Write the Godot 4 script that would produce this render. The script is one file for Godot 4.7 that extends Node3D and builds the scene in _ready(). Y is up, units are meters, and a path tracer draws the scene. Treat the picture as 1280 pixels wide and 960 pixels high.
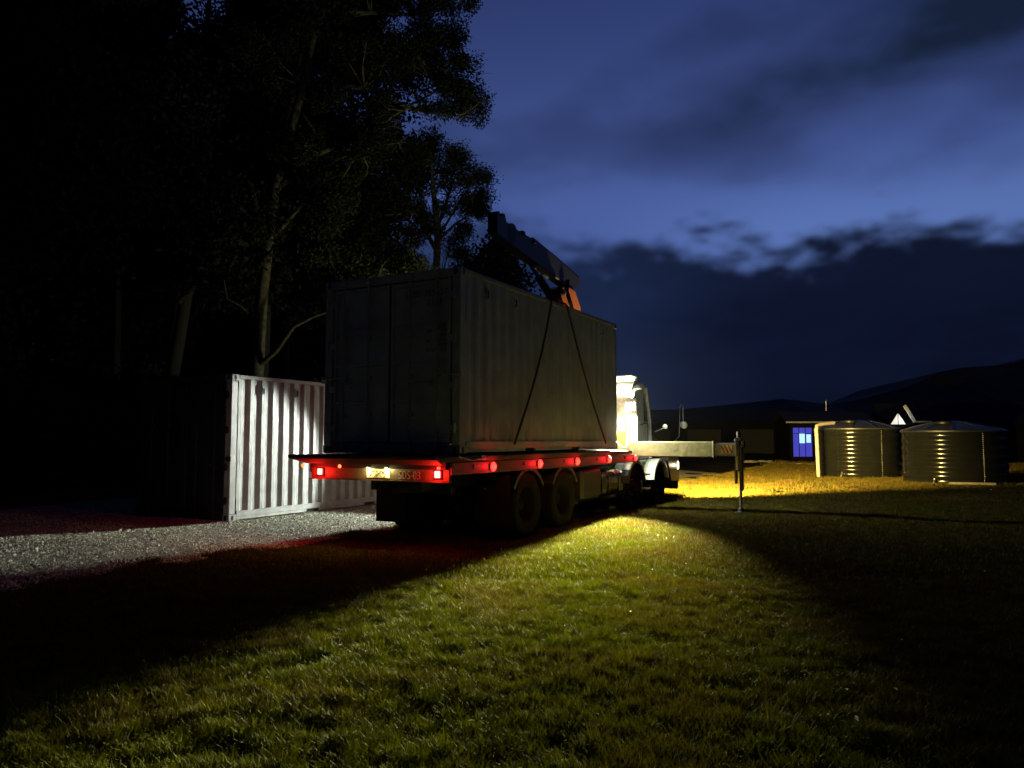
extends Node3D
# A rigid crane truck carrying a shipping container at dusk, lit by its own work lamps.

var rng := RandomNumberGenerator.new()
var used := {}
var M := {}
const YAW := -0.49454          # heading of the truck
const SPOT_E := 2100.0

# ------------------------------------------------------------------ nodes
func numbered(called: String) -> String:
	if not used.has(called):
		used[called] = 0
		return called
	used[called] += 1
	return "%s_%03d" % [called, used[called]]

func thing(called: String, label: String, category: String, at := Vector3.ZERO, turn := 0.0, group := "") -> Node3D:
	var o := Node3D.new()
	o.name = numbered(called)
	add_child(o)
	o.position = at
	o.rotation.y = turn
	tag(o, label, category, group)
	return o

func tag(o: Node3D, label: String, category := "", group := "", kind := "") -> void:
	if label != "": o.set_meta("label", label)
	if category != "": o.set_meta("category", category)
	if group != "": o.set_meta("group", group)
	if kind != "": o.set_meta("kind", kind)

func part(parent: Node3D, called: String, st: SurfaceTool, m: Material) -> MeshInstance3D:
	var o := MeshInstance3D.new()
	if parent == self:
		o.name = numbered(called)
	else:
		o.name = called
	o.mesh = st.commit()
	o.material_override = m
	parent.add_child(o, true)
	return o

func node(parent: Node3D, called: String, at := Vector3.ZERO) -> Node3D:
	var o := Node3D.new()
	o.name = called
	o.position = at
	parent.add_child(o, true)
	return o

func structure(called: String, st: SurfaceTool, m: Material) -> MeshInstance3D:
	var o := part(self, called, st, m)
	o.set_meta("kind", "structure")
	return o

# ------------------------------------------------------------------ mesh helpers
func mb() -> SurfaceTool:
	var st := SurfaceTool.new()
	st.begin(Mesh.PRIMITIVE_TRIANGLES)
	return st

func tri(st: SurfaceTool, a: Vector3, b: Vector3, c: Vector3) -> void:
	var n := (b - a).cross(c - a).normalized()
	for p: Vector3 in [a, c, b]:
		st.set_normal(n)
		st.set_uv(Vector2(p.x + p.z, p.y))
		st.add_vertex(p)

func quad(st: SurfaceTool, a: Vector3, b: Vector3, c: Vector3, d: Vector3) -> void:
	tri(st, a, b, c)
	tri(st, a, c, d)

func face(st: SurfaceTool, pts: Array, out: Vector3) -> void:
	var n: Vector3 = (pts[1] - pts[0]).cross(pts[2] - pts[0])
	if n.dot(out) < 0.0:
		pts.reverse()
	for i in range(1, pts.size() - 1):
		tri(st, pts[0], pts[i], pts[i + 1])

func box(st: SurfaceTool, c: Vector3, s: Vector3, bevel := 0.0, b := Basis()) -> void:
	var h := s * 0.5
	if bevel <= 0.0:
		for ax in 3:
			for sg in [-1.0, 1.0]:
				var u := (ax + 1) % 3
				var v := (ax + 2) % 3
				var pts := []
				for k: Vector2 in [Vector2(-1, -1), Vector2(1, -1), Vector2(1, 1), Vector2(-1, 1)]:
					var p := Vector3()
					p[ax] = sg * h[ax]
					p[u] = k.x * h[u]
					p[v] = k.y * h[v]
					pts.append(c + b * p)
				var o := Vector3()
				o[ax] = sg
				face(st, pts, b * o)
		return
	var e: float = minf(bevel, minf(h.x, minf(h.y, h.z)) * 0.9)
	for ax in 3:
		var u := (ax + 1) % 3
		var v := (ax + 2) % 3
		for sg in [-1.0, 1.0]:
			var pts := []
			for k: Vector2 in [Vector2(-1, -1), Vector2(1, -1), Vector2(1, 1), Vector2(-1, 1)]:
				var p := Vector3()
				p[ax] = sg * h[ax]
				p[u] = k.x * (h[u] - e)
				p[v] = k.y * (h[v] - e)
				pts.append(c + b * p)
			var o := Vector3()
			o[ax] = sg
			face(st, pts, b * o)
		for su in [-1.0, 1.0]:
			for sv in [-1.0, 1.0]:
				var pts := []
				for k: Vector2 in [Vector2(-1, 0), Vector2(1, 0), Vector2(1, 1), Vector2(-1, 1)]:
					var p := Vector3()
					p[ax] = k.x * (h[ax] - e)
					p[u] = su * (h[u] - (e if k.y > 0.5 else 0.0))
					p[v] = sv * (h[v] - (0.0 if k.y > 0.5 else e))
					pts.append(c + b * p)
				var o := Vector3()
				o[u] = su
				o[v] = sv
				face(st, pts, b * o)
	for sx in [-1.0, 1.0]:
		for sy in [-1.0, 1.0]:
			for sz in [-1.0, 1.0]:
				var s3 := Vector3(sx, sy, sz)
				face(st, [c + b * (s3 * (h - Vector3(0, e, e))), c + b * (s3 * (h - Vector3(e, 0, e))), c + b * (s3 * (h - Vector3(e, e, 0)))], b * s3)

func tube(st: SurfaceTool, pts: Array, radii: Array, sides := 8, capped := true) -> void:
	var n := pts.size()
	var rings := []
	var side := Vector3()
	for i in n:
		var d: Vector3 = (pts[mini(i + 1, n - 1)] - pts[maxi(i - 1, 0)]).normalized()
		if i == 0:
			side = d.cross(Vector3.UP if absf(d.y) < 0.9 else Vector3.RIGHT).normalized()
		else:
			side = (side - d * side.dot(d)).normalized()
		var up := d.cross(side)
		var ring := []
		for k in sides:
			var a := TAU * k / sides
			ring.append((side * cos(a) + up * sin(a)))
		rings.append(ring)
	for i in n - 1:
		for k in sides:
			var k2 := (k + 1) % sides
			var na: Vector3 = rings[i][k]
			var nb: Vector3 = rings[i][k2]
			var nc: Vector3 = rings[i + 1][k2]
			var nd: Vector3 = rings[i + 1][k]
			var a: Vector3 = pts[i] + na * radii[i]
			var b: Vector3 = pts[i] + nb * radii[i]
			var c: Vector3 = pts[i + 1] + nc * radii[i + 1]
			var d: Vector3 = pts[i + 1] + nd * radii[i + 1]
			for q in [[a, na], [c, nc], [b, nb], [a, na], [d, nd], [c, nc]]:
				st.set_normal(q[1])
				st.set_uv(Vector2(0, 0))
				st.add_vertex(q[0])
	if capped:
		for e in [0, n - 1]:
			var d: Vector3 = (pts[0] - pts[1]) if e == 0 else (pts[n - 1] - pts[n - 2])
			var cap := []
			for k in sides:
				cap.append(pts[e] + rings[e][k] * radii[e])
			face(st, cap, d)

# profile: points (radius, along axis); turned round the axis of xf's y
func lathe(st: SurfaceTool, profile: Array, sides: int, xf := Transform3D()) -> void:
	for i in profile.size() - 1:
		var p: Vector2 = profile[i]
		var q: Vector2 = profile[i + 1]
		var t := q - p
		if t.length() < 1e-6: continue
		var nn := Vector2(t.y, -t.x).normalized()
		for k in sides:
			var a := TAU * k / sides
			var b := TAU * (k + 1) / sides
			var vs := []
			for w in [[p, a], [p, b], [q, b], [q, a]]:
				var r: Vector2 = w[0]
				var an: float = w[1]
				vs.append([xf * Vector3(r.x * cos(an), r.y, r.x * sin(an)), xf.basis * Vector3(nn.x * cos(an), nn.y, nn.x * sin(an))])
			var gn: Vector3 = (vs[1][0] - vs[0][0]).cross(vs[2][0] - vs[0][0])
			if gn.length() < 1e-9: gn = (vs[2][0] - vs[0][0]).cross(vs[3][0] - vs[0][0])
			var order := [0, 2, 1, 0, 3, 2] if gn.dot(vs[0][1]) > 0.0 else [0, 1, 2, 0, 2, 3]
			for o: int in order:
				st.set_normal(vs[o][1])
				st.set_uv(Vector2(0, 0))
				st.add_vertex(vs[o][0])

# extrude a polygon in the plane (x: forward = -z, y: up) across x from x0 to x1
func slab(st: SurfaceTool, poly: PackedVector2Array, x0: float, x1: float) -> void:
	var idx := Geometry2D.triangulate_polygon(poly)
	for x: float in [x0, x1]:
		for i in range(0, idx.size(), 3):
			var pts := []
			for j in 3:
				var p := poly[idx[i + j]]
				pts.append(Vector3(x, p.y, -p.x))
			face(st, pts, Vector3(x - (x0 + x1) * 0.5, 0, 0))
	var ccw := not Geometry2D.is_polygon_clockwise(poly)
	for i in poly.size():
		var p := poly[i]
		var q := poly[(i + 1) % poly.size()]
		var e := q - p
		var o := Vector2(e.y, -e.x) * (1.0 if ccw else -1.0)
		face(st, [Vector3(x0, p.y, -p.x), Vector3(x0, q.y, -q.x), Vector3(x1, q.y, -q.x), Vector3(x1, p.y, -p.x)], Vector3(0, o.y, -o.x))

func lettering(parent: Node3D, called: String, text: String, at: Vector3, size: float, m: Material, turn := 0.0, squeeze := 1.0, font := "Droid Sans") -> void:
	var f := SystemFont.new()
	f.font_names = PackedStringArray([font])
	var t := TextMesh.new()
	t.text = text
	t.font = f
	t.font_size = 64
	t.pixel_size = size / 46.0
	t.depth = 0.004
	var o := MeshInstance3D.new()
	o.name = called
	o.mesh = t
	o.material_override = m
	o.position = at
	o.rotation.y = turn
	o.scale = Vector3(squeeze, 1, 1)
	parent.add_child(o, true)

# ------------------------------------------------------------------ materials
func noise_tex(freq: float, seed_: int, lo: float, hi: float, octaves := 4, type := FastNoiseLite.TYPE_SIMPLEX_SMOOTH, size := 512) -> NoiseTexture2D:
	var n := FastNoiseLite.new()
	n.noise_type = type
	n.frequency = freq
	n.seed = seed_
	n.fractal_octaves = octaves
	var t := NoiseTexture2D.new()
	t.width = size
	t.height = size
	t.seamless = true
	t.noise = n
	var g := Gradient.new()
	g.set_color(0, Color(lo, lo, lo))
	g.set_color(1, Color(hi, hi, hi))
	t.color_ramp = g
	return t

func bump_tex(freq: float, seed_: int, octaves := 4, strength := 4.0) -> NoiseTexture2D:
	var t := noise_tex(freq, seed_, 0, 1, octaves)
	t.color_ramp = null
	t.as_normal_map = true
	t.bump_strength = strength
	return t

func mat(c: Color, rough := 0.6, metal := 0.0, grime: Texture2D = null, scale := 0.5, bump: Texture2D = null, bump_scale := 0.4) -> StandardMaterial3D:
	var m := StandardMaterial3D.new()
	m.albedo_color = c.linear_to_srgb()
	m.roughness = rough
	m.metallic = metal
	if grime:
		m.albedo_texture = grime
		m.uv1_triplanar = true
		m.uv1_scale = Vector3.ONE * scale
	if bump:
		m.normal_enabled = true
		m.normal_texture = bump
		m.normal_scale = bump_scale
		m.uv1_triplanar = true
		m.uv1_scale = Vector3.ONE * scale
	return m

func glow(c: Color, e: float) -> StandardMaterial3D:
	var m := StandardMaterial3D.new()
	m.albedo_color = Color(0.3, 0.3, 0.3)
	m.emission_enabled = true
	m.emission = c.linear_to_srgb()
	m.emission_energy_multiplier = e
	m.roughness = 0.3
	return m

func make_materials() -> void:
	var grime := noise_tex(0.012, 3, 0.8, 1.0, 5)
	var streak := noise_tex(0.03, 7, 0.7, 1.0, 5)
	var dent := bump_tex(0.01, 5, 3, 6.0)
	var grain := bump_tex(0.12, 6, 3, 3.0)
	M.grey_box = mat(Color(0.27, 0.285, 0.33), 0.55, 0.0, grime, 0.3, dent, 0.35)
	M.grey_door = mat(Color(0.30, 0.325, 0.40), 0.5, 0.0, grime, 0.35, dent, 0.3)
	M.shaded_door = mat(Color(0.018, 0.018, 0.02), 0.7, 0.0, grime, 0.35)  # near-black colour puts the shade on the white container's door end
	M.white_box = mat(Color(0.42, 0.44, 0.42), 0.5, 0.0, grime, 0.45, dent, 0.4)
	M.rail_worn = mat(Color(0.30, 0.27, 0.26), 0.6, 0.1, streak, 1.2, dent, 0.3)
	M.gasket = mat(Color(0.012, 0.012, 0.012), 0.8)
	M.ink = mat(Color(0.03, 0.03, 0.035), 0.7)
	M.galv = mat(Color(0.42, 0.42, 0.42), 0.42, 0.7, streak, 1.5)
	M.black_steel = mat(Color(0.02, 0.02, 0.022), 0.5, 0.1, streak, 1.0)
	M.lamp_rail = mat(Color(0.07, 0.055, 0.055), 0.55, 0.1, streak, 1.0)
	M.rubber = mat(Color(0.013, 0.0125, 0.012), 0.85, 0.0, streak, 2.0, grain, 0.4)
	M.rubber.metallic_specular = 0.15
	M.rim = mat(Color(0.05, 0.10, 0.10), 0.5, 0.5, streak, 2.0)
	M.cab = mat(Color(0.72, 0.78, 0.70), 0.3, 0.0, streak, 0.6)
	M.cab.clearcoat_enabled = true
	M.cab.clearcoat = 0.6
	M.dark_paint = mat(Color(0.012, 0.014, 0.02), 0.35, 0.0, streak, 0.6)
	M.glass = mat(Color(0.02, 0.025, 0.03), 0.05)
	M.chrome = mat(Color(0.75, 0.75, 0.74), 0.12, 1.0, streak, 0.8)
	M.deck_edge = mat(Color(0.085, 0.06, 0.04), 0.85, 0.1, streak, 1.2)
	M.tail_bar = mat(Color(0.10, 0.075, 0.04), 0.55, 0.1, streak, 1.5)
	M.boom_lit_under = mat(Color(0.34, 0.27, 0.18), 0.5, 0.0, grime, 0.7)  # cream colour stands for lamp light on the boom's underside
	M.crane = mat(Color(0.028, 0.02, 0.018), 0.45, 0.0, grime, 0.7)
	M.crane_orange = mat(Color(0.62, 0.13, 0.02), 0.45, 0.0, streak, 0.8)
	M.beam = mat(Color(0.27, 0.27, 0.15), 0.55, 0.1, grime, 0.9, dent, 0.3)
	M.beam_grey = mat(Color(0.16, 0.16, 0.16), 0.5, 0.2, grime, 0.9)
	M.yellow = mat(Color(0.65, 0.42, 0.02), 0.5)
	M.plate = mat(Color(0.75, 0.72, 0.5), 0.5)
	M.strap = mat(Color(0.02, 0.02, 0.022), 0.9)
	M.mirror = mat(Color(0.7, 0.72, 0.7), 0.35, 0.3)
	M.red_lens = glow(Color(1.0, 0.026, 0.016), 5.0)
	M.tail_lens = glow(Color(1.0, 0.16, 0.12), 9.0)
	M.amber_lens = glow(Color(1.0, 0.2, 0.05), 3.0)
	M.plate_lens = glow(Color(1.0, 0.85, 0.45), 6.0)
	M.work_lens = glow(Color(1.0, 1.0, 0.9), 60.0)
	M.indicator = glow(Color(1.0, 0.93, 0.7), 3.0)
	M.head_lens = glow(Color(1.0, 0.75, 0.35), 12.0)
	M.tank = mat(Color(0.013, 0.0145, 0.0145), 0.15, 0.15, grime, 0.25)
	M.tank_roof = mat(Color(0.03, 0.034, 0.04), 0.45, 0.2, grime, 0.25)
	M.pvc = mat(Color(0.66, 0.62, 0.52), 0.4, 0.0, streak, 1.2)
	M.wall_dark = mat(Color(0.003, 0.0035, 0.006), 0.7, 0.0, grime, 0.2)
	M.roof_dark = mat(Color(0.007, 0.009, 0.016), 0.6, 0.0, grime, 0.2)
	M.white_trim = mat(Color(0.78, 0.77, 0.72), 0.6, 0.0, streak, 0.8)
	M.window_blue = glow(Color(0.045, 0.05, 0.48), 1.0)
	M.window_white = glow(Color(0.95, 0.93, 0.80), 0.85)
	M.slot = mat(Color(0.0012, 0.0012, 0.0012), 1.0)
	M.slot.metallic_specular = 0.0
	M.wall_dark.metallic_specular = 0.08
	M.roof_dark.metallic_specular = 0.15
	M.bar_ink = mat(Color(0.26, 0.24, 0.18), 0.6)
	M.window_blue.albedo_color = Color(0.03, 0.03, 0.03)
	M.window_pale = glow(Color(0.35, 0.72, 1.0), 1.3)
	M.bark = mat(Color(0.24, 0.21, 0.10), 0.85, 0.0, noise_tex(0.02, 21, 0.35, 1.0, 5), 0.6, grain, 0.6)
	M.dark_bark = mat(Color(0.05, 0.045, 0.03), 0.9, 0.0, streak, 0.6, grain, 0.6)
	M.twig = mat(Color(0.20, 0.17, 0.10), 0.85, 0.0, streak, 0.8)
	M.leaf = StandardMaterial3D.new()
	M.leaf.vertex_color_use_as_albedo = true
	M.leaf.roughness = 0.75
	M.leaf.metallic_specular = 0.25
	M.leaf.backlight_enabled = true
	M.leaf.backlight = Color(0.25, 0.25, 0.15)
	M.grass = StandardMaterial3D.new()
	M.grass.vertex_color_use_as_albedo = true
	M.grass.roughness = 0.8
	M.grass.metallic_specular = 0.2
	M.grass.backlight_enabled = true
	M.grass.backlight = Color(0.5, 0.5, 0.2)
	M.stone = StandardMaterial3D.new()
	M.stone.vertex_color_use_as_albedo = true
	M.stone.roughness = 0.9
	# soil between the grass: brown and olive patches
	var soil := noise_tex(0.02, 11, 0, 1, 5)
	var g := Gradient.new()
	g.offsets = PackedFloat32Array([0.0, 0.35, 0.55, 0.75, 1.0])
	g.colors = PackedColorArray([Color(0.022, 0.018, 0.009).linear_to_srgb(), Color(0.016, 0.018, 0.006).linear_to_srgb(), Color(0.02, 0.021, 0.007).linear_to_srgb(), Color(0.03, 0.024, 0.011).linear_to_srgb(), Color(0.04, 0.031, 0.015).linear_to_srgb()])
	soil.color_ramp = g
	M.soil = StandardMaterial3D.new()
	M.soil.albedo_texture = soil
	M.soil.uv1_triplanar = true
	M.soil.uv1_world_triplanar = true
	M.soil.uv1_scale = Vector3.ONE * 0.11
	M.soil.roughness = 1.0
	M.soil.metallic_specular = 0.1
	M.soil.normal_enabled = true
	M.soil.normal_texture = bump_tex(0.09, 12, 4, 8.0)
	M.soil.normal_scale = 1.0
	M.gravel = mat(Color(0.42, 0.41, 0.33), 0.95, 0.0, noise_tex(0.2, 31, 0.4, 1.0, 3), 0.7, bump_tex(0.2, 32, 3, 10.0), 1.0)
	M.gravel.uv1_world_triplanar = true
	M.hill = mat(Color(0.02, 0.026, 0.02), 0.95, 0.0, grime, 0.05)

# ------------------------------------------------------------------ sky
func make_sky() -> PanoramaSkyMaterial:
	var w := 1536
	var h := 768
	var im := Image.create(w, h, false, Image.FORMAT_RGBF)
	var n1 := FastNoiseLite.new()
	n1.noise_type = FastNoiseLite.TYPE_SIMPLEX_SMOOTH
	n1.frequency = 1.0
	n1.fractal_octaves = 5
	n1.seed = 14
	for y in h:
		var el := 90.0 - 180.0 * (y + 0.5) / h
		if el < -3.0:
			var k := Color(0.004, 0.005, 0.009)
			for x in w: im.set_pixel(x, y, k)
			continue
		for x in w:
			var az := wrapf(360.0 * (x + 0.5) / w, -180.0, 180.0)
			var azr := deg_to_rad(az)
			var elr := deg_to_rad(el)
			var d := Vector3(cos(elr) * sin(azr), sin(elr), cos(elr) * cos(azr))
			# clear twilight sky: brightest low down round the place where the sun has set
			var off := absf(wrapf(az - 14.0, -180.0, 180.0))
			var glow_ := exp(-pow(off / 75.0, 2.0))
			var low := exp(-pow(maxf(el - 16.5, 0.0) / 10.0, 1.4))
			var c := Vector3(0.017, 0.030, 0.112).lerp(Vector3(0.066, 0.110, 0.335) + Vector3(0.035, 0.065, 0.12) * smoothstep(2.0, 24.0, az) * (1.0 - smoothstep(50.0, 90.0, az)) * exp(-pow((el - 14.0) / 3.2, 2.0)), low)
			c *= (0.10 + 0.90 * glow_) * lerpf(1.0, 0.45, smoothstep(32.0, 60.0, el))
			# thin high cloud
			var q := Vector3(d.x, d.y * 2.2, d.z)
			var soft := n1.get_noise_3dv(q * 2.3 + Vector3(3, 0, 0))
			c *= 1.0 - 0.35 * smoothstep(-0.1, 0.5, soft)
			# the dark slanting cloud, high to the right, and its like elsewhere
			var ridge := el - (21.8 + (az - 10.0) * 0.16)
			var streak := exp(-pow(ridge / (1.9 + 0.05 * (az - 8.0)), 2.0)) * smoothstep(4.0, 24.0, az) * (1.0 - smoothstep(70.0, 110.0, az))
			var puffs := n1.get_noise_3dv(Vector3(d.x * 3.0, d.y * 7.0, d.z * 3.0) + Vector3(9, 4, 1))
			var far_puffs := smoothstep(0.05, 0.45, puffs) * smoothstep(30.0, 80.0, off) * 0.7
			var cover := clampf(streak * (1.0 + puffs * 1.3) + far_puffs, 0.0, 0.94)
			c = c.lerp(Vector3(0.007, 0.013, 0.032) * (0.3 + 0.7 * glow_), cover)
			# cloud bank along the horizon with a torn upper edge
			var s := Vector3(d.x, d.y * 2.6, d.z)
			var edge := 14.4 + n1.get_noise_3dv(s * 2.2) * 2.0 + n1.get_noise_3dv(s * 7.0) * 2.4 + n1.get_noise_3dv(s * 20.0) * 1.3
			edge -= 1.3 * smoothstep(4.0, 20.0, az) * (1.0 - smoothstep(60.0, 90.0, az))
			edge += 2.2 * (1.0 - smoothstep(-5.0, 10.0, az)) * smoothstep(-60.0, -20.0, az) + 5.0 * smoothstep(60.0, 110.0, off)
			var wid := 1.3 + 1.6 * (1.0 - smoothstep(-4.0, 14.0, az))
			var bank := smoothstep(-wid, wid, edge - el)
			var depth := smoothstep(0.0, 11.0, edge - el)
			var left := 1.0 - smoothstep(-8.0, 27.0, az) * (1.0 - smoothstep(60.0, 100.0, az))
			var bc := Vector3(0.0095, 0.019, 0.056).lerp(Vector3(0.0022, 0.0035, 0.0125), smoothstep(0.0, 1.0, 1.0 - left))
			bc *= 1.15 - 0.35 * depth + n1.get_noise_3dv(s * 5.0 + Vector3(0, 7, 0)) * 0.45
			bc *= 1.0 - 0.9 * smoothstep(45.0, 110.0, off)
			c = c.lerp(bc, bank * 0.97)
			im.set_pixel(x, y, Color(maxf(c.x, 0.0005), maxf(c.y, 0.0005), maxf(c.z, 0.001)))
	var m := PanoramaSkyMaterial.new()
	m.panorama = ImageTexture.create_from_image(im)
	return m

# ------------------------------------------------------------------ ground
var ground_noise := FastNoiseLite.new()

func ground_y(x: float, f: float) -> float:
	var y := ground_noise.get_noise_2d(x, f) * 0.05 + ground_noise.get_noise_2d(x * 5.0 + 40.0, f * 5.0) * 0.018
	# level under the truck, rising a little towards the gravel strip on the left
	var lf := to_truck(x, f)
	y += 0.10 * smoothstep(-2.0, -4.5, lf.x) * smoothstep(-8.0, -1.0, lf.y)
	return y - 0.02 + 0.4 * smoothstep(35.0, 62.0, f)

func to_truck(x: float, f: float) -> Vector2:        # (across to the right, ahead) of the truck's rear centre
	var dx := x + 1.7818
	var df := f - 11.0777
	var a := -YAW
	return Vector2(dx * cos(a) - df * sin(a), dx * sin(a) + df * cos(a))

func from_truck(lat: float, al: float) -> Vector2:
	var a := -YAW
	return Vector2(-1.7818 + lat * cos(a) + al * sin(a), 11.0777 - lat * sin(a) + al * cos(a))

func is_gravel(x: float, f: float) -> float:         # 1 inside the gravel strip
	var lf := to_truck(x, f)
	var wob := ground_noise.get_noise_2d(x * 4.0, f * 4.0) * 0.8
	return smoothstep(-1.2, -1.9, lf.x + wob) * smoothstep(-16.0, -14.5, lf.x + wob) * smoothstep(-9.0, -8.0, lf.y + wob)

func make_ground() -> void:
	ground_noise.frequency = 0.16
	ground_noise.fractal_octaves = 3
	ground_noise.seed = 5
	var xs: Array[float] = []
	var fs: Array[float] = []
	for v: float in [-420, -300, -200, -130, -90, -65, -50, -40, -34, -29, -25, -22, -20, -18]: xs.append(v)
	for i in range(-64, 73): xs.append(i * 0.25)
	for v: float in [20, 22, 25, 28, 32, 36, 42, 50, 65, 90, 130, 200, 300, 420]: xs.append(v)
	for v: float in [-60, -40, -25, -15, -8, -4, -2, 0, 1, 2]: fs.append(v)
	for i in range(11, 130): fs.append(i * 0.25)
	for v: float in [33, 34, 36, 38, 41, 45, 50, 56, 64, 75, 90, 120, 170, 250, 420]: fs.append(v)
	var st := mb()
	for j in fs.size():
		for i in xs.size():
			var x := xs[i]
			var f := fs[j]
			var e := 0.2
			var n := Vector3(ground_y(x - e, f) - ground_y(x + e, f), 2 * e, ground_y(x, f + e) - ground_y(x, f - e)).normalized()
			st.set_normal(n)
			st.set_uv(Vector2(x, f))
			st.add_vertex(Vector3(x, ground_y(x, f), -f))
	var w := xs.size()
	for j in fs.size() - 1:
		for i in w - 1:
			var a := j * w + i
			for k: int in [a, a + w, a + w + 1, a, a + w + 1, a + 1]: st.add_index(k)
	tag(structure("ground", st, M.soil), "open flat ground of worn lawn and bare soil round the truck")
	# gravel strip: a thin sheet over the ground
	st = mb()
	var step := 0.4
	for i in range(-40, 0):
		for j in range(-24, 70):
			var q := []
			var inside := true
			for k: Vector2 in [Vector2(0, 0), Vector2(0, 1), Vector2(1, 1), Vector2(1, 0)]:
				var t := from_truck((i + k.x) * step, (j + k.y) * step)
				if is_gravel(t.x, t.y) < 0.5: inside = false
				q.append(Vector3(t.x, ground_y(t.x, t.y) + 0.012, -t.y))
			if inside: face(st, q, Vector3.UP)
	tag(structure("gravel_track", st, M.gravel), "strip of pale gravel beside the white container")

# ------------------------------------------------------------------ vegetation
func grass_tuft(blades: int, height: float, spread: float, seed_: int, width: float) -> ArrayMesh:
	rng.seed = seed_
	var st := mb()
	for b in blades:
		var a := rng.randf() * TAU
		var r := sqrt(rng.randf()) * spread
		var base := Vector3(cos(a) * r, -0.012, sin(a) * r)
		var lean := Vector3(rng.randfn(0, 1), 0, rng.randfn(0, 1)) * height * 0.5
		var hh := height * rng.randf_range(0.45, 1.15)
		var w := Vector3(rng.randf_range(-1, 1), 0, rng.randf_range(-1, 1)).normalized() * width
		var mid := base + Vector3(0, hh * 0.6, 0) + lean * 0.35
		var tip := base + Vector3(0, hh, 0) + lean
		var tone := rng.randf_range(0.35, 1.5)
		var dry := rng.randf() < 0.25
		var col := Color(1.6, 1.25, 0.9) if dry else Color(tone, tone, tone)
		var v := [base - w, base + w, mid - w * 0.8, mid + w * 0.8, tip]
		for t in [[0, 1, 3], [0, 3, 2], [2, 3, 4]]:
			var n: Vector3 = (v[t[1]] - v[t[0]]).cross(v[t[2]] - v[t[0]]).normalized()
			for k: int in [t[0], t[2], t[1]]:
				st.set_color(col)
				st.set_normal(n)
				st.add_vertex(v[k])
	return st.commit()

func scatter(called: String, label: String, meshes: ArrayMesh, spots: Array, colors: PackedColorArray, m: Material, parent: Node3D = self, category := "") -> void:
	var mm := MultiMesh.new()
	mm.transform_format = MultiMesh.TRANSFORM_3D
	mm.use_colors = true
	mm.mesh = meshes
	mm.instance_count = spots.size()
	for i in spots.size():
		mm.set_instance_transform(i, spots[i])
		mm.set_instance_color(i, colors[i])
	var o := MultiMeshInstance3D.new()
	o.name = numbered(called) if parent == self else called
	o.multimesh = mm
	o.material_override = m
	parent.add_child(o, true)
	tag(o, label, category, "", "stuff")

func make_grass() -> void:
	var patch := FastNoiseLite.new()
	patch.frequency = 0.55
	patch.fractal_octaves = 4
	patch.seed = 77
	var clump := FastNoiseLite.new()
	clump.frequency = 3.6
	clump.fractal_octaves = 3
	clump.seed = 78
	var bands := [
		["grass", "short lawn grass close by in the beam of the work lamp", grass_tuft(11, 0.07, 0.045, 1, 0.0028), -5.5, 7.0, 2.0, 8.5, 120000],
		["grass", "lawn grass beside the truck and round the stabiliser leg", grass_tuft(14, 0.065, 0.08, 2, 0.0036), -9.0, 16.0, 8.5, 19.0, 170000],
		["grass", "dry grass in the yellow light ahead of the truck", grass_tuft(14, 0.085, 0.16, 3, 0.006), -2.0, 34.0, 19.0, 44.0, 62000],
		["grass", "far lawn reaching back to the sheds", grass_tuft(14, 0.10, 0.3, 4, 0.012), 2.0, 46.0, 44.0, 72.0, 22000]]
	for b in bands:
		rng.seed = 100 + int(b[7])
		var spots := []
		var cols := PackedColorArray()
		for i in b[7]:
			var x := rng.randf_range(b[3], b[4])
			var f := rng.randf_range(b[5], b[6])
			if is_gravel(x, f) > 0.3: continue
			var cl := clump.get_noise_2d(x, f)
			var pt := patch.get_noise_2d(x, f)
			if cl + pt * 0.5 < -0.3 and rng.randf() < 0.6: continue
			var s := 0.75 + 0.6 * clampf(cl + 0.1 + 0.4 * pt, -0.5, 0.9) + rng.randf_range(-0.25, 0.35) + (0.5 if rng.randf() < 0.04 else 0.0)
			var bs := Basis(Vector3.UP, rng.randf() * TAU).scaled(Vector3(1.0, maxf(s, 0.3), 1.0))
			spots.append(Transform3D(bs, Vector3(x, ground_y(x, f), -f)))
			# greener to the left, brown and dry to the right of the wedge
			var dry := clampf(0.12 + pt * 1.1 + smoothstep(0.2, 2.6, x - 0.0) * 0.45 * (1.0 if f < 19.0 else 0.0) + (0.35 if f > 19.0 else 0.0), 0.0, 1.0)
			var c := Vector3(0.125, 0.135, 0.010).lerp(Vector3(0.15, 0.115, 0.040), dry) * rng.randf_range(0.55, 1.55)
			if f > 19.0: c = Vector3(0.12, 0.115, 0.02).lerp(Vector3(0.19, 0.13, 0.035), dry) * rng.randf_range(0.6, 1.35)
			cols.append(Color(c.x, c.y, c.z))
		scatter(b[0], b[1], b[2], spots, cols, M.grass)

func stone_mesh() -> ArrayMesh:
	var st := mb()
	var v := []
	rng.seed = 40
	for p: Vector3 in [Vector3(1, 0, 0), Vector3(-1, 0, 0), Vector3(0, 0.7, 0), Vector3(0, -0.6, 0), Vector3(0, 0, 1), Vector3(0, 0, -1)]:
		v.append(p * rng.randf_range(0.75, 1.2) + Vector3(rng.randf_range(-.25, .25), rng.randf_range(-.2, .2), rng.randf_range(-.25, .25)))
	for t in [[0, 2, 4], [4, 2, 1], [1, 2, 5], [5, 2, 0], [0, 4, 3], [4, 1, 3], [1, 5, 3], [5, 0, 3]]:
		face(st, [v[t[0]], v[t[1]], v[t[2]]], v[t[0]] + v[t[1]] + v[t[2]])
	return st.commit()

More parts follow.
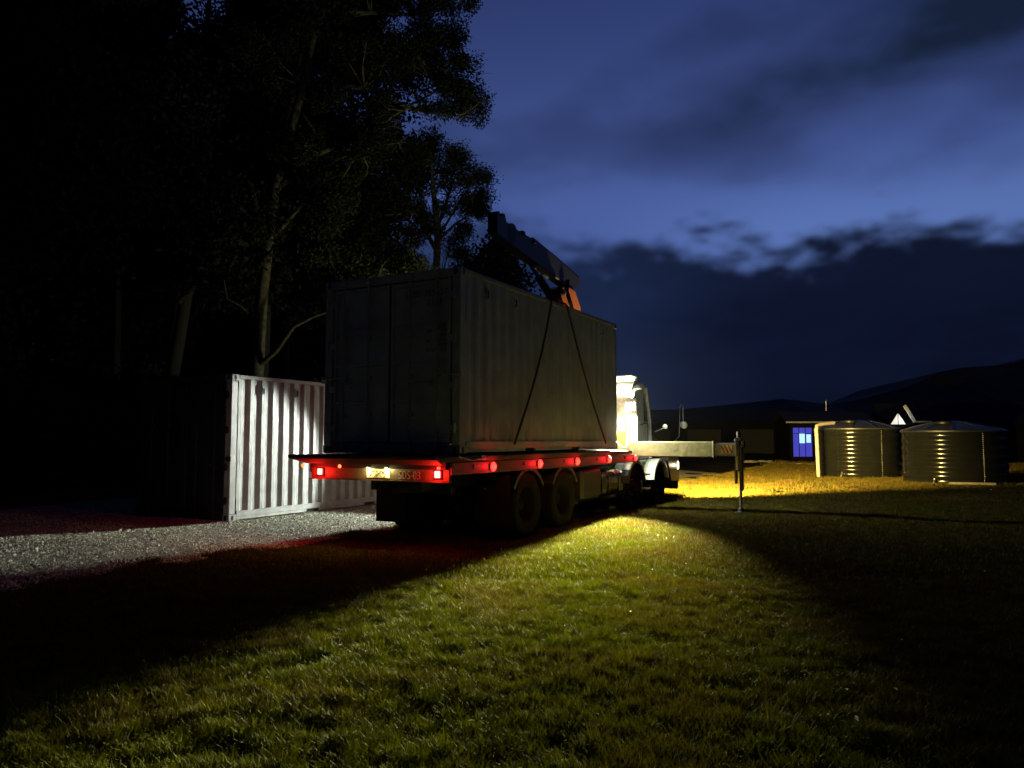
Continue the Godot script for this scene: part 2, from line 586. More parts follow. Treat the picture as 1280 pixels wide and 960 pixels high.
func make_gravel() -> void:
	rng.seed = 41
	var spots := []
	var cols := PackedColorArray()
	for i in 110000:
		var lat := rng.randf_range(-10.0, -1.4)
		var al := rng.randf_range(-7.0, 9.0)
		var t := from_truck(lat, al)
		if t.y < 6.0 or is_gravel(t.x, t.y) < 0.4: continue
		var s := rng.randf_range(0.009, 0.022) * (1.7 if rng.randf() < 0.06 else 1.0)
		var b := Basis.from_euler(Vector3(rng.randf() * TAU, rng.randf() * TAU, rng.randf() * TAU)).scaled_local(Vector3(s, s * rng.randf_range(0.5, 1.0), s))
		spots.append(Transform3D(b, Vector3(t.x, ground_y(t.x, t.y) + 0.014, -t.y)))
		var g := rng.randf_range(0.28, 0.72)
		if rng.randf() < 0.04: g = 0.7
		cols.append(Color(g * 0.95, g * rng.randf_range(0.95, 1.02), g * rng.randf_range(0.68, 0.85)))
	scatter("gravel", "loose pale gravel stones beside the white container", stone_mesh(), spots, cols, M.stone)
	# a few pale bits lying in the lawn
	var bits := [[1.62, 5.95, 0.024, "largest white scrap on the lawn right of the beam"], [0.35, 6.45, 0.01, "small pale scrap in the middle of the bright lawn"], [2.1, 6.6, 0.01, "pale scrap at the brown right edge of the lit lawn"],
		[-1.72, 5.15, 0.012, "white scrap near the dark left edge of the lawn"], [-1.05, 5.6, 0.01, "pale scrap in the lit lawn close to the shadow edge"], [0.05, 4.0, 0.01, "pale scrap nearest the camera in the lawn"]]
	for b: Array in bits:
		var st := mb()
		var s: float = b[2]
		rng.seed = int(b[1] * 100)
		box(st, Vector3(0, 0.04, 0), Vector3(s * 2.0, s * 0.5, s * 1.3), s * 0.2, Basis.from_euler(Vector3(0.3, rng.randf() * 3.0, 0.25)))
		box(st, Vector3(s, 0.036, s * 0.4), Vector3(s * 1.2, s * 0.4, s * 0.9), s * 0.15, Basis.from_euler(Vector3(-0.3, rng.randf() * 3.0, 0.1)))
		var o := part(self, "pale_scrap", st, M.white_trim)
		o.position = Vector3(b[0], ground_y(b[0], b[1]), -b[1])
		tag(o, b[3], "scrap", "pale scraps lying in the lawn")

func make_litter() -> void:
	rng.seed = 55
	var st := mb()
	face(st, [Vector3(-0.5, 0.0, 0), Vector3(0, 0.08, 0.16), Vector3(0.5, 0.02, 0), Vector3(0, 0.05, -0.16)], Vector3.UP)
	var spots := []
	var cols := PackedColorArray()
	for i in 2600:
		var x := rng.randf_range(-5.0, 9.0)
		var f := rng.randf_range(2.6, 19.0)
		var s := rng.randf_range(0.025, 0.075)
		spots.append(Transform3D(Basis.from_euler(Vector3(rng.randf_range(-0.5, 0.5), rng.randf() * TAU, rng.randf_range(-0.5, 0.5))).scaled(Vector3(s, s, s * rng.randf_range(0.6, 1.3))), Vector3(x, ground_y(x, f) + rng.randf_range(0.01, 0.055), -f)))
		var t := rng.randf_range(0.5, 1.6)
		cols.append(Color(0.22 * t, 0.16 * t, 0.09 * t))
	scatter("leaf_litter", "dry brown leaves scattered over the lawn", st.commit(), spots, cols, M.leaf)

func leaf_clump(leaves: int, seed_: int, length := 0.36, width := 0.085) -> ArrayMesh:
	rng.seed = seed_
	var st := mb()
	for i in leaves:
		var p := Vector3(rng.randfn(0, 0.42), rng.randfn(0, 0.36), rng.randfn(0, 0.42))
		var d := Vector3(rng.randf_range(-1, 1), rng.randf_range(-1.3, 0.5), rng.randf_range(-1, 1)).normalized()
		var s := d.cross(Vector3(rng.randf_range(-1, 1), rng.randf_range(-1, 1), rng.randf_range(-1, 1))).normalized() * width
		var l := length * rng.randf_range(0.7, 1.3)
		var bend := d.cross(s).normalized() * l * rng.randf_range(-0.12, 0.12)
		var a := p - d * l * 0.5
		var b := p + d * l * 0.5
		var m := p + bend - d * l * 0.1
		var tone := rng.randf_range(0.6, 1.35)
		for t in [[a, m - s, m + s], [m - s, b, m + s]]:
			var n: Vector3 = (t[1] - t[0]).cross(t[2] - t[0]).normalized()
			for k: int in [0, 2, 1]:
				st.set_color(Color(tone, tone, tone))
				st.set_normal(n)
				st.add_vertex(t[k])
	return st.commit()

var clump_mesh: ArrayMesh
var dense_mesh: ArrayMesh

# one tree: trunk and limbs as tubes, the crown as leaf clumps in several lobes. Lobes: [x, y, f, radius, density]
func tree(called: String, label: String, base: Vector2, trunk: Array, r0: float, limbs: Array, lobes: Array, tint: Color, seed_: int, group := "", dense := false) -> Node3D:
	rng.seed = seed_
	var gy := ground_y(base.x, base.y)
	var o := thing(called, label, "tree" if not called.contains("shrub") else "shrub", Vector3(base.x, gy, -base.y), 0.0, group)
	var at := func(v: Vector3) -> Vector3: return Vector3(v.x - base.x, v.y - gy, -(v.z - base.y))
	var st := mb()
	var pts := []
	var rad := []
	for i in trunk.size():
		pts.append(at.call(trunk[i]))
		rad.append(lerpf(r0, r0 * 0.3, float(i) / (trunk.size() - 1)) * (1.25 if i == 0 else 1.0))
	tube(st, pts, rad, 10)
	var bk: Material = M.dark_bark if dense else M.bark
	part(o, "trunk", st, bk)
	for lm: Array in limbs:
		var ls := mb()
		var lp := []
		var lr := []
		var r: float = lm[0]
		for i in range(1, lm.size()):
			lp.append(at.call(lm[i]))
			lr.append(lerpf(r, r * 0.3, float(i - 1) / maxf(1, lm.size() - 2)))
		tube(ls, lp, lr, 7)
		part(o, "limb", ls, bk)
	# twigs that reach from the nearest limb or trunk point to each lobe
	var tw := mb()
	var spots := []
	var cols := PackedColorArray()
	var anchors := pts.duplicate()
	for lm: Array in limbs:
		for i in range(2, lm.size()): anchors.append(at.call(lm[i]))
	for lb: Array in lobes:
		var c: Vector3 = at.call(Vector3(lb[0], lb[1], lb[2]))
		var R: float = lb[3]
		var best: Vector3 = anchors[0]
		for a: Vector3 in anchors:
			if a.y < c.y + 0.5 and a.distance_to(c) < best.distance_to(c): best = a
		for k in 5:
			var e := c + Vector3(rng.randfn(0, 0.5), rng.randfn(0.1, 0.4), rng.randfn(0, 0.5)) * R
			var mid := best.lerp(e, 0.55) + Vector3(rng.randfn(0, 0.08), rng.randfn(-0.05, 0.08), rng.randfn(0, 0.08)) * best.distance_to(e)
			tube(tw, [best, mid, e], [0.035 + 0.01 * R, 0.02, 0.006], 5, false)
			for j in 3:
				var e2 := e + Vector3(rng.randfn(0, 0.3), rng.randfn(0.0, 0.25), rng.randfn(0, 0.3)) * R
				tube(tw, [mid.lerp(e, 0.6), e2], [0.012, 0.004], 4, false)
		if dense:
			for i in int(38.0 * R * R * float(lb[4])) + 6:
				var d := Vector3(rng.randfn(0, 1), rng.randfn(0, 1), rng.randfn(0, 1)).normalized()
				var p := c + d * pow(rng.randf(), 0.45) * R * Vector3(1.0, 0.8, 1.0)
				add_clump(spots, cols, p, rng.randf_range(0.37, 0.65), tint)
		else:
			for i in int(13.0 * R * R * float(lb[4])) + 3:
				var d := Vector3(rng.randfn(0, 1), rng.randfn(0, 1), rng.randfn(0, 1)).normalized()
				var q := c + d * pow(rng.randf(), 0.5) * R * Vector3(1.0, 0.85, 1.0)
				var qr := rng.randf_range(0.10, 0.20)
				for k in 15:
					add_clump(spots, cols, q + Vector3(rng.randfn(0, 1), rng.randfn(0, 0.8), rng.randfn(0, 1)) * qr, rng.randf_range(0.19, 0.30), tint)
	var ti := part(o, "twigs", tw, M.dark_bark if dense else M.twig)
	ti.set_meta("kind", "stuff")
	scatter("crown", "", dense_mesh if dense else clump_mesh, spots, cols, M.leaf, o)
	return o

func add_clump(spots: Array, cols: PackedColorArray, p: Vector3, s: float, tint: Color) -> void:
	spots.append(Transform3D(Basis.from_euler(Vector3(rng.randf_range(-0.5, 0.5), rng.randf() * TAU, rng.randf_range(-0.5, 0.5))).scaled(Vector3.ONE * s), p))
	var t := rng.randf_range(0.6, 1.3)
	cols.append(Color(tint.r * t, tint.g * t, tint.b * t))

func make_trees() -> void:
	clump_mesh = leaf_clump(30, 61)
	dense_mesh = leaf_clump(44, 62, 0.30, 0.10)
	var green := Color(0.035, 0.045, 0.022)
	# the tall gum whose pale trunk stands behind the white container
	tree("gum_tree", "tall gum tree with pale trunk rising just behind the white container", Vector2(-6.55, 19.5),
		[Vector3(-6.55, -0.1, 19.5), Vector3(-6.5, 2.5, 19.5), Vector3(-6.4, 5.2, 19.5), Vector3(-6.2, 8.0, 19.7), Vector3(-5.6, 11.0, 20.0), Vector3(-5.2, 14.0, 20.4), Vector3(-5.0, 17.0, 20.6)], 0.19,
		[[0.075, Vector3(-6.5, 3.35, 19.5), Vector3(-5.9, 3.75, 19.2), Vector3(-5.45, 4.35, 19.1), Vector3(-4.9, 4.6, 19.0), Vector3(-4.4, 4.75, 19.0)],
		[0.05, Vector3(-6.47, 4.5, 19.5), Vector3(-6.9, 4.9, 19.4), Vector3(-7.25, 5.1, 19.4), Vector3(-7.35, 5.6, 19.4)],
		[0.09, Vector3(-6.2, 8.0, 19.7), Vector3(-5.2, 9.2, 20.2), Vector3(-4.2, 9.9, 20.8), Vector3(-3.2, 11.0, 21.6), Vector3(-2.0, 11.9, 22.0)],
		[0.09, Vector3(-5.6, 11.0, 20.0), Vector3(-4.2, 11.5, 21.2), Vector3(-2.9, 11.2, 22.0), Vector3(-1.6, 11.0, 22.0)],
		[0.08, Vector3(-5.3, 13.0, 20.2), Vector3(-4.0, 13.6, 21.0), Vector3(-2.9, 14.0, 21.8), Vector3(-2.0, 14.3, 22.0)],
		[0.06, Vector3(-6.3, 6.6, 19.6), Vector3(-5.4, 7.8, 19.8), Vector3(-4.6, 8.3, 20.0), Vector3(-4.1, 9.3, 20.2)]],
		[[-2.15, 13.1, 22, 0.85, 1.2], [-1.55, 12.2, 22, 0.75, 1.2], [-1.15, 11.35, 22.1, 0.45, 1.0], [-1.75, 11.7, 21.8, 0.6, 1.1], [-3.1, 12.7, 21.6, 0.7, 1.0], [-2.6, 14.1, 21.8, 0.9, 1.0], [-1.9, 14.9, 22, 0.8, 1.1], [-2.9, 15.6, 21.6, 1.2, 1.0],
		[-2.3, 11.3, 22.0, 0.42, 0.8], [-3.7, 11.0, 21.4, 0.5, 1.1], [-4.2, 12.4, 21, 0.9, 1.1], [-4.3, 14.2, 21, 1.2, 1.0], [-5.0, 10.4, 20.6, 1.0, 1.0], [-4.4, 9.4, 20.4, 0.9, 1.0], [-3.7, 9.8, 20.8, 0.6, 0.9], [-5.6, 13.2, 20.3, 1.2, 1.0], [-5.2, 16.4, 20.6, 1.5, 1.0], [-6.6, 15.0, 20.2, 1.4, 0.9], [-6.9, 11.5, 19.8, 1.1, 1.0], [-4.8, 7.6, 20.0, 0.8, 1.0], [-5.6, 8.9, 20.0, 0.8, 0.9]],
		green, 201, "gum trees along the left side")
	# the rounded crown right of it, against the sky
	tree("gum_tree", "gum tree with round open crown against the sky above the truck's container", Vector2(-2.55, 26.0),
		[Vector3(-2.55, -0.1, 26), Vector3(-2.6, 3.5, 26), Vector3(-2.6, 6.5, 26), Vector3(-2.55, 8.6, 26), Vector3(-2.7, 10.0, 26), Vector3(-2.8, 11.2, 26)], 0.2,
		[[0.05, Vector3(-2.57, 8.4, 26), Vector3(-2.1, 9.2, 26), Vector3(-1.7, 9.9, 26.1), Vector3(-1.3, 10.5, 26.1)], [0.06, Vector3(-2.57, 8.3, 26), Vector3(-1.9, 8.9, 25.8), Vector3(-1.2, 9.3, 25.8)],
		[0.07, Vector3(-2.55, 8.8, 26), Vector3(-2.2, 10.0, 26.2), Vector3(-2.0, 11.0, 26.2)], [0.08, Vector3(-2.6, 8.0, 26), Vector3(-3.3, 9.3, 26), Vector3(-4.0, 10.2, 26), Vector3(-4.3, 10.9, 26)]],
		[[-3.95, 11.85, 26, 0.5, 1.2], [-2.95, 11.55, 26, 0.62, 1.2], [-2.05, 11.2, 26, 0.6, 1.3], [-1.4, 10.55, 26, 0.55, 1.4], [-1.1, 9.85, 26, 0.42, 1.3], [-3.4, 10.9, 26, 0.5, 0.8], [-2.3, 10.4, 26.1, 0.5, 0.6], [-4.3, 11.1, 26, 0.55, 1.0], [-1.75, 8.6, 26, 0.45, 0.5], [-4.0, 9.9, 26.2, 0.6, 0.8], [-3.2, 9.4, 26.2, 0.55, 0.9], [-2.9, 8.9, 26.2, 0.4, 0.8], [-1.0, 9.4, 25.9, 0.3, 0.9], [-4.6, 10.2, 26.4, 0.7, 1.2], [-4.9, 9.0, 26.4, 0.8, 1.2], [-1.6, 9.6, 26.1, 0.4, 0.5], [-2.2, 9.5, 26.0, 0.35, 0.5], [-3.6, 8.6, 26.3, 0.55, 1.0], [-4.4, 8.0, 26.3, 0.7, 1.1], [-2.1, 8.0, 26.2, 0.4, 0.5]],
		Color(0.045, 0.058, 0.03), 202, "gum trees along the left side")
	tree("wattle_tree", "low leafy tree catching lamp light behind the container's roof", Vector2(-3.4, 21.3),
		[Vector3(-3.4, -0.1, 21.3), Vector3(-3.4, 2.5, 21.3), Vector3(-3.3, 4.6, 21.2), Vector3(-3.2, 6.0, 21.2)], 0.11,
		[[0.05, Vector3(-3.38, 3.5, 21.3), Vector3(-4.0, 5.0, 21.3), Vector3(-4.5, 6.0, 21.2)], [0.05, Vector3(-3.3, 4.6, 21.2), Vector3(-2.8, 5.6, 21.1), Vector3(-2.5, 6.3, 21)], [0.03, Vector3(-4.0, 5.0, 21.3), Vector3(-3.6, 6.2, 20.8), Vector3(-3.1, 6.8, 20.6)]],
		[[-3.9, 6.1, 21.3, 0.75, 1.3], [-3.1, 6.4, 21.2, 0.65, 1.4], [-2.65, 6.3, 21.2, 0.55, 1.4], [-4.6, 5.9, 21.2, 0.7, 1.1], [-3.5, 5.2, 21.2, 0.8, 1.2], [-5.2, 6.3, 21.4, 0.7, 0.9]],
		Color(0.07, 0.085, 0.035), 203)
	tree("dark_tree", "dense dark tree behind the tip of the crane boom", Vector2(-1.1, 31.0),
		[Vector3(-1.1, -0.1, 31), Vector3(-1.1, 3.0, 31), Vector3(-1.0, 6.0, 31), Vector3(-0.9, 8.5, 31)], 0.2, [[0.08, Vector3(-1.05, 5, 31), Vector3(-0.5, 6.6, 31), Vector3(0.1, 7.8, 31)]],
		[[-1.4, 8.3, 31, 0.9, 1.5], [-0.6, 8.9, 31, 0.8, 1.5], [-0.1, 8.0, 31, 0.8, 1.5], [-1.0, 7.0, 31, 1.0, 1.4], [0.2, 6.8, 31, 0.8, 1.4], [-0.6, 9.3, 31, 0.5, 1.4]],
		Color(0.035, 0.05, 0.035), 204, "", true)
	# the row of gums running away to the left, nearly black against the sky
	var row := [[-9.8, 20.5, 17.0, 0.10, "gum tree with leaning pale trunk, next left of the white container's trunk"], [-8.2, 24.0, 19.0, 0.06, "slender gum standing behind the two nearest pale trunks"], [-12.6, 19.0, 18.0, -0.05, "dark gum third from the container along the left row"],
		[-15.2, 21.5, 19.5, 0.03, "dark gum near the left edge of the picture, tall and upright"], [-11.4, 25.0, 20.0, 0.05, "tall gum in the second rank behind the leaning one"], [-5.9, 28.0, 18.0, 0.0, "gum in the second rank behind the truck's container"], [-14.0, 27.0, 21.0, -0.02, "gum of the second rank, far left and tallest"],
		[-17.0, 17.5, 16.0, 0.04, "gum at the far left beyond the gravel"], [-9.0, 30.0, 20.0, 0.03, "gum at the back of the stand behind the container's left post"], [-18.5, 26.0, 20.0, 0.0, "gum at the back of the stand at the far left"], [-11.0, 16.0, 15.0, -0.04, "gum nearest the gravel, left of the white container's door end"]]
	var k := 0
	for t: Array in row:
		rng.seed = 300 + k
		var b := Vector2(t[0], t[1])
		var hh: float = t[2]
		var lean: float = t[3]
		var trunk := []
		for i in 7:
			var y := hh * i / 6.0
			trunk.append(Vector3(b.x + lean * y * 1.6 + sin(i * 1.3 + k) * 0.15, y - 0.1 * float(i == 0), b.y + sin(i * 0.9 + k * 2.0) * 0.2))
		var limbs := []
		var lobes := []
		for i in 11:
			var y0 := hh * rng.randf_range(0.30, 0.92)
			var an := rng.randf() * TAU
			var reach := rng.randf_range(1.0, 3.0) * (1.15 - 0.5 * y0 / hh)
			var root := Vector3(b.x + lean * y0 * 1.6, y0, b.y)
			var tip := root + Vector3(cos(an) * reach, rng.randf_range(0.6, 1.8), sin(an) * reach)
			limbs.append([rng.randf_range(0.05, 0.09), root, root.lerp(tip, 0.5) + Vector3(0, -0.12, 0), tip])
			lobes.append([tip.x, tip.y + 0.2, tip.z, rng.randf_range(1.0, 1.7), rng.randf_range(0.8, 1.2)])
			if rng.randf() < 0.75: lobes.append([tip.x + rng.randfn(0, 0.9), tip.y + rng.randf_range(-1.2, 0.9), tip.z + rng.randfn(0, 0.9), rng.randf_range(0.8, 1.4), 1.0])
		lobes.append([trunk[6].x, hh + 0.3, b.y, 1.6, 1.0])
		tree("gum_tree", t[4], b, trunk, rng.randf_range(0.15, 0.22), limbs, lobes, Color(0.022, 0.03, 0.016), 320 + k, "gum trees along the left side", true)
		k += 1
	# undergrowth between the trunks
	var shrubs := [[-8.2, 21.0, 2.4, "low dark shrub at the foot of the pale trunk"], [-10.8, 18.6, 2.2, "low dark shrub left of the leaning gum"], [-13.4, 17.0, 2.6, "broad dark shrub beyond the gravel edge"], [-16.0, 19.0, 3.0, "broad dark shrub at the far left"], [-7.2, 25.0, 3.2, "tall dark shrub behind the white container"], [-4.6, 24.2, 3.0, "dark shrub between container and open crown gum"], [-12.0, 22.5, 3.4, "tall dark shrub deep among the gums"]]
	for s: Array in shrubs:
		rng.seed = 400 + k
		var b := Vector2(s[0], s[1])
		var lobes := []
		for i in 7: lobes.append([b.x + rng.randfn(0, 0.9), rng.randf_range(0.35, 0.95) * float(s[2]), b.y + rng.randfn(0, 0.6), rng.randf_range(0.6, 1.0), 1.2])
		tree("shrub", s[3], b, [Vector3(b.x, -0.1, b.y), Vector3(b.x + 0.1, s[2] * 0.4, b.y), Vector3(b.x, s[2] * 0.8, b.y)], 0.06, [], lobes, Color(0.035, 0.045, 0.022), 420 + k, "undergrowth below the gums", true)
		k += 1
	# the wood behind, one mass
	rng.seed = 500
	var spots := []
	var cols := PackedColorArray()
	for i in 15000:
		var x := rng.randf_range(-46.0, -7.0)
		var f := rng.randf_range(31.0, 46.0) - smoothstep(-14.0, -30.0, x) * 12.0
		var top := 17.5 + 3.0 * ground_noise.get_noise_2d(x * 2.0, f) - 6.0 * smoothstep(-10.0, -6.0, x)
		var y := rng.randf_range(0.0, 1.0) * top
		if y > 5.0 and ground_noise.get_noise_3d(x * 2.2, y * 2.2, 7.0) > 0.18: continue
		var s := rng.randf_range(0.7, 1.4)
		spots.append(Transform3D(Basis.from_euler(Vector3(rng.randf() * TAU, rng.randf() * TAU, 0)).scaled(Vector3.ONE * s), Vector3(x, y, -f)))
		var t := rng.randf_range(0.6, 1.2)
		cols.append(Color(0.028 * t, 0.036 * t, 0.02 * t))
	scatter("woodland", "dark mass of forest behind the gums on the left", dense_mesh, spots, cols, M.leaf)

func make_distance() -> void:
	# hills beyond the sheds
	var st := mb()
	var hn := FastNoiseLite.new()
	hn.frequency = 0.02
	hn.seed = 9
	var cols := 90
	var prev := []
	for i in cols + 1:
		var x := -60.0 + 330.0 * i / cols
		var f := 150.0 + 20.0 * sin(x * 0.013)
		var hh := 5.0 + hn.get_noise_2d(x, 3.0) * 3.0 + 15.0 * smoothstep(55.0, 150.0, x) + 5.0 * smoothstep(10.0, 60.0, x)
		var col := [Vector3(x, -1.0, -(f - 60.0)), Vector3(x, hh * 0.45, -(f - 25.0)), Vector3(x, hh, -f), Vector3(x, hh * 0.9, -(f + 40.0)), Vector3(x, -1.0, -(f + 110.0))]
		if i > 0:
			for j in 4: face(st, [prev[j], prev[j + 1], col[j + 1], col[j]], Vector3.UP)
		prev = col
	tag(structure("hills", st, M.hill), "low dark hills beyond the yard")
	rng.seed = 600
	var spots := []
	var tint := PackedColorArray()
	for i in 5200:
		var x := rng.randf_range(-20.0, 250.0)
		var f := 150.0 + 20.0 * sin(x * 0.013) + rng.randf_range(-30.0, 5.0)
		var hh := 5.0 + hn.get_noise_2d(x, 3.0) * 3.0 + 15.0 * smoothstep(55.0, 150.0, x) + 5.0 * smoothstep(10.0, 60.0, x)
		var fr := 1.0 - clampf((150.0 + 20.0 * sin(x * 0.013) - f) / 25.0, 0.0, 1.0) * 0.55
		var s := rng.randf_range(1.6, 3.6)
		spots.append(Transform3D(Basis.from_euler(Vector3(0, rng.randf() * TAU, 0)).scaled(Vector3(s, s * 1.2, s)), Vector3(x, hh * fr + s * 0.4, -f)))
		tint.append(Color(0.02, 0.026, 0.018) * rng.randf_range(0.7, 1.2))
	scatter("hillside_forest", "dark trees covering the far hills", dense_mesh, spots, tint, M.leaf)

# ------------------------------------------------------------------ shipping containers
const CL := 6.058
const CW := 2.438
const CH := 2.591

func corrugated(st: SurfaceTool, length: float, y0: float, y1: float, place: Callable, pitch := 0.278, depth := 0.036) -> void:
	# runs along u from 0; place(u, y, out) gives the point
	var u := 0.0
	var prof := []
	while u < length - pitch * 0.98:
		for p: Vector2 in [Vector2(0.0, 1.0), Vector2(0.072, 1.0), Vector2(0.140, 0.0), Vector2(0.210, 0.0)]:
			prof.append(Vector2(u + p.x * pitch / 0.278, p.y * depth))
		u += pitch
	prof.append(Vector2(length, depth))
	for i in prof.size() - 1:
		var p: Vector2 = prof[i]
		var q: Vector2 = prof[i + 1]
		var a: Vector3 = place.call(p.x, y0, p.y)
		var b: Vector3 = place.call(q.x, y0, q.y)
		var c: Vector3 = place.call(q.x, y1, q.y)
		var d: Vector3 = place.call(p.x, y1, p.y)
		var o: Vector3 = place.call((p.x + q.x) * 0.5, y0, 1.0) - place.call((p.x + q.x) * 0.5, y0, 0.0)
		face(st, [a, b, c, d], o)

# origin: bottom centre of the door end; doors face +z, the box runs to -z
func container(o: Node3D, body: Material, door_m: Material, rib := 0.036) -> void:
	var hw := CW * 0.5
	for sx: float in [-1.0, 1.0]:
		for sz: float in [0.0, 1.0]:
			var z := -0.08 if sz == 0.0 else -CL + 0.08
			var st := mb()
			box(st, Vector3(sx * (hw - 0.075), CH * 0.5, z), Vector3(0.14, CH - 0.24, 0.15), 0.012)
			part(o, "corner_post", st, door_m if body == M.white_box and sx < 0.0 and sz == 0.0 else body)  # white box: near left post takes the shade-dark door colour too
			for sy: float in [0.0, 1.0]:
				var cs := mb()
				var y := 0.059 if sy == 0.0 else CH - 0.059
				box(cs, Vector3(sx * (hw - 0.081), y, z + (-0.009 if sz == 0.0 else 0.009)), Vector3(0.166, 0.118, 0.178), 0.01)
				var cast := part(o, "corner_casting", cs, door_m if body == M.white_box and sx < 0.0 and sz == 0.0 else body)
				var hs := mb()
				# slotted holes on the outer faces
				lathe(hs, [Vector2(0.0, 0.006), Vector2(0.030, 0.006), Vector2(0.032, 0.0)], 12, Transform3D(Basis(Vector3(0, 0, 1) * 1.0, Vector3(sx, 0, 0), Vector3(0, 1.5, 0)), Vector3(sx * (hw - 0.002), y, z)))
				lathe(hs, [Vector2(0.0, 0.006), Vector2(0.030, 0.006), Vector2(0.032, 0.0)], 12, Transform3D(Basis(Vector3(1, 0, 0), Vector3(0, 0, 1.0 if sz == 0.0 else -1.0), Vector3(0, 1.5, 0)), Vector3(sx * (hw - 0.081), y, 0.0 if sz == 0.0 else -CL)))
				part(cast, "casting_hole", hs, M.gasket)
	# side panels and rails
	for sx: float in [-1.0, 1.0]:
		var st := mb()
		corrugated(st, CL - 0.34, 0.17, CH - 0.075, func(u: float, y: float, out: float) -> Vector3: return Vector3(sx * (hw - 0.010 - rib + out), y, -0.17 - u), 0.278, rib)
		part(o, "side_panel", st, body)
		st = mb()
		box(st, Vector3(sx * (hw - 0.03), CH - 0.04, -CL * 0.5), Vector3(0.06, 0.07, CL - 0.36), 0.008)
		part(o, "top_rail", st, M.rail_worn if body == M.grey_box else body)
		st = mb()
		box(st, Vector3(sx * (hw - 0.03), 0.12, -CL * 0.5), Vector3(0.05, 0.10, CL - 0.36), 0.006)
		box(st, Vector3(sx * (hw - 0.014), 0.166, -CL * 0.5), Vector3(0.028, 0.012, CL - 0.36))
		for seg in [[0.18, 1.95], [2.31, 3.75], [4.11, CL - 0.18]]:
			box(st, Vector3(sx * (hw - 0.03), 0.045, -(seg[0] + seg[1]) * 0.5), Vector3(0.05, 0.05, seg[1] - seg[0]))
		part(o, "bottom_rail", st, body)
		for fz: float in [2.13, 3.93]:
			st = mb()
			box(st, Vector3(sx * (hw - 0.05), 0.052, -fz), Vector3(0.02, 0.10, 0.35))
			part(o, "forklift_pocket", st, M.gasket)
		for vz: float in [0.75, 1.62, CL - 0.8]:
			st = mb()
			box(st, Vector3(sx * (hw - 0.006), CH - 0.26, -vz), Vector3(0.03, 0.17, 0.075), 0.008)
			var v := part(o, "air_vent", st, body)
			st = mb()
			box(st, Vector3(sx * (hw + 0.0095), CH - 0.27, -vz), Vector3(0.004, 0.11, 0.04))
			part(v, "vent_slot", st, M.gasket)
	# roof, front wall, floor
	var st := mb()
	corrugated(st, CL - 0.30, -hw + 0.06, hw - 0.06, func(u: float, y: float, out: float) -> Vector3: return Vector3(y, CH - 0.03 + out * 0.6, -0.15 - u), 0.21, 0.02)
	part(o, "roof_panel", st, body)
	st = mb()
	corrugated(st, CW - 0.32, 0.15, CH - 0.1, func(u: float, y: float, out: float) -> Vector3: return Vector3(-hw + 0.16 + u, y, -CL + 0.05 - out))
	part(o, "front_wall", st, body)
	st = mb()
	box(st, Vector3(0, CH - 0.06, -CL + 0.05), Vector3(CW - 0.34, 0.11, 0.08), 0.008)
	box(st, Vector3(0, 0.08, -CL + 0.05), Vector3(CW - 0.34, 0.14, 0.08), 0.008)
	part(o, "front_sill", st, body)
	st = mb()
	box(st, Vector3(0, 0.12, -CL * 0.5), Vector3(CW - 0.14, 0.05, CL - 0.3))
	part(o, "floor", st, M.black_steel)
	# door end: header and sill
	st = mb()
	box(st, Vector3(0, CH - 0.065, -0.05), Vector3(CW - 0.335, 0.125, 0.10), 0.01)
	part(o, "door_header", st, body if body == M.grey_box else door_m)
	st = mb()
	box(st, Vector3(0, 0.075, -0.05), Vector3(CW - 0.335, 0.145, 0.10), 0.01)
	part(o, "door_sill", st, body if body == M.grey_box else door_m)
	for side: float in [-1.0, 1.0]:
		var dw := 1.055
		var cx := side * (dw * 0.5 + 0.006)
		var d := node(o, "door", Vector3(cx, 0, -0.03))
		st = mb()
		box(st, Vector3(0, CH * 0.5 + 0.012, -0.025), Vector3(dw - 0.05, 2.28, 0.012))
		# raised horizontal frames between the recessed bands
		for fy: float in [0.19, 0.74, 1.30, 1.86, 2.42]:
			box(st, Vector3(0, fy, -0.006), Vector3(dw - 0.06, 0.055, 0.03), 0.008)
		for fx: float in [-1.0, 1.0]:
			box(st, Vector3(fx * (dw * 0.5 - 0.04), CH * 0.5 + 0.012, -0.004), Vector3(0.055, 2.29, 0.034), 0.008)
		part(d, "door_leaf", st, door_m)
		st = mb()
		for fx: float in [-1.0, 1.0]: box(st, Vector3(fx * (dw * 0.5 - 0.006), CH * 0.5 + 0.012, -0.012), Vector3(0.014, 2.31, 0.03))
		for fy: float in [0.147, 2.456]: box(st, Vector3(0, fy, -0.012), Vector3(dw - 0.03, 0.022, 0.03))
		part(d, "door_gasket", st, M.gasket)
		for rx: float in [-0.30, 0.16]:
			var x := rx * -side
			st = mb()
			tube(st, [Vector3(x, 0.10, 0.042), Vector3(x, CH - 0.09, 0.042)], [0.017, 0.017], 8)
			part(d, "lock_rod", st, M.galv if body == M.grey_box else door_m)
			st = mb()
			for ky: float in [0.07, CH - 0.06]: box(st, Vector3(x, ky, 0.05), Vector3(0.10, 0.07, 0.05), 0.01)
			for ky: float in [0.55, 1.10, 1.70, 2.15]: box(st, Vector3(x, ky, 0.022), Vector3(0.09, 0.06, 0.05), 0.008)
			part(d, "rod_bracket", st, M.galv if body == M.grey_box else door_m)
			st = mb()
			var hy := 1.12 if rx < 0.0 else 1.02
			tube(st, [Vector3(x, hy, 0.055), Vector3(x + side * 0.12, hy - 0.01, 0.075), Vector3(x + side * 0.40, hy - 0.03, 0.065)], [0.011, 0.011, 0.011], 6)
			box(st, Vector3(x + side * 0.36, hy - 0.03, 0.045), Vector3(0.12, 0.09, 0.03), 0.008)
			part(d, "handle", st, M.galv if body == M.grey_box else door_m)
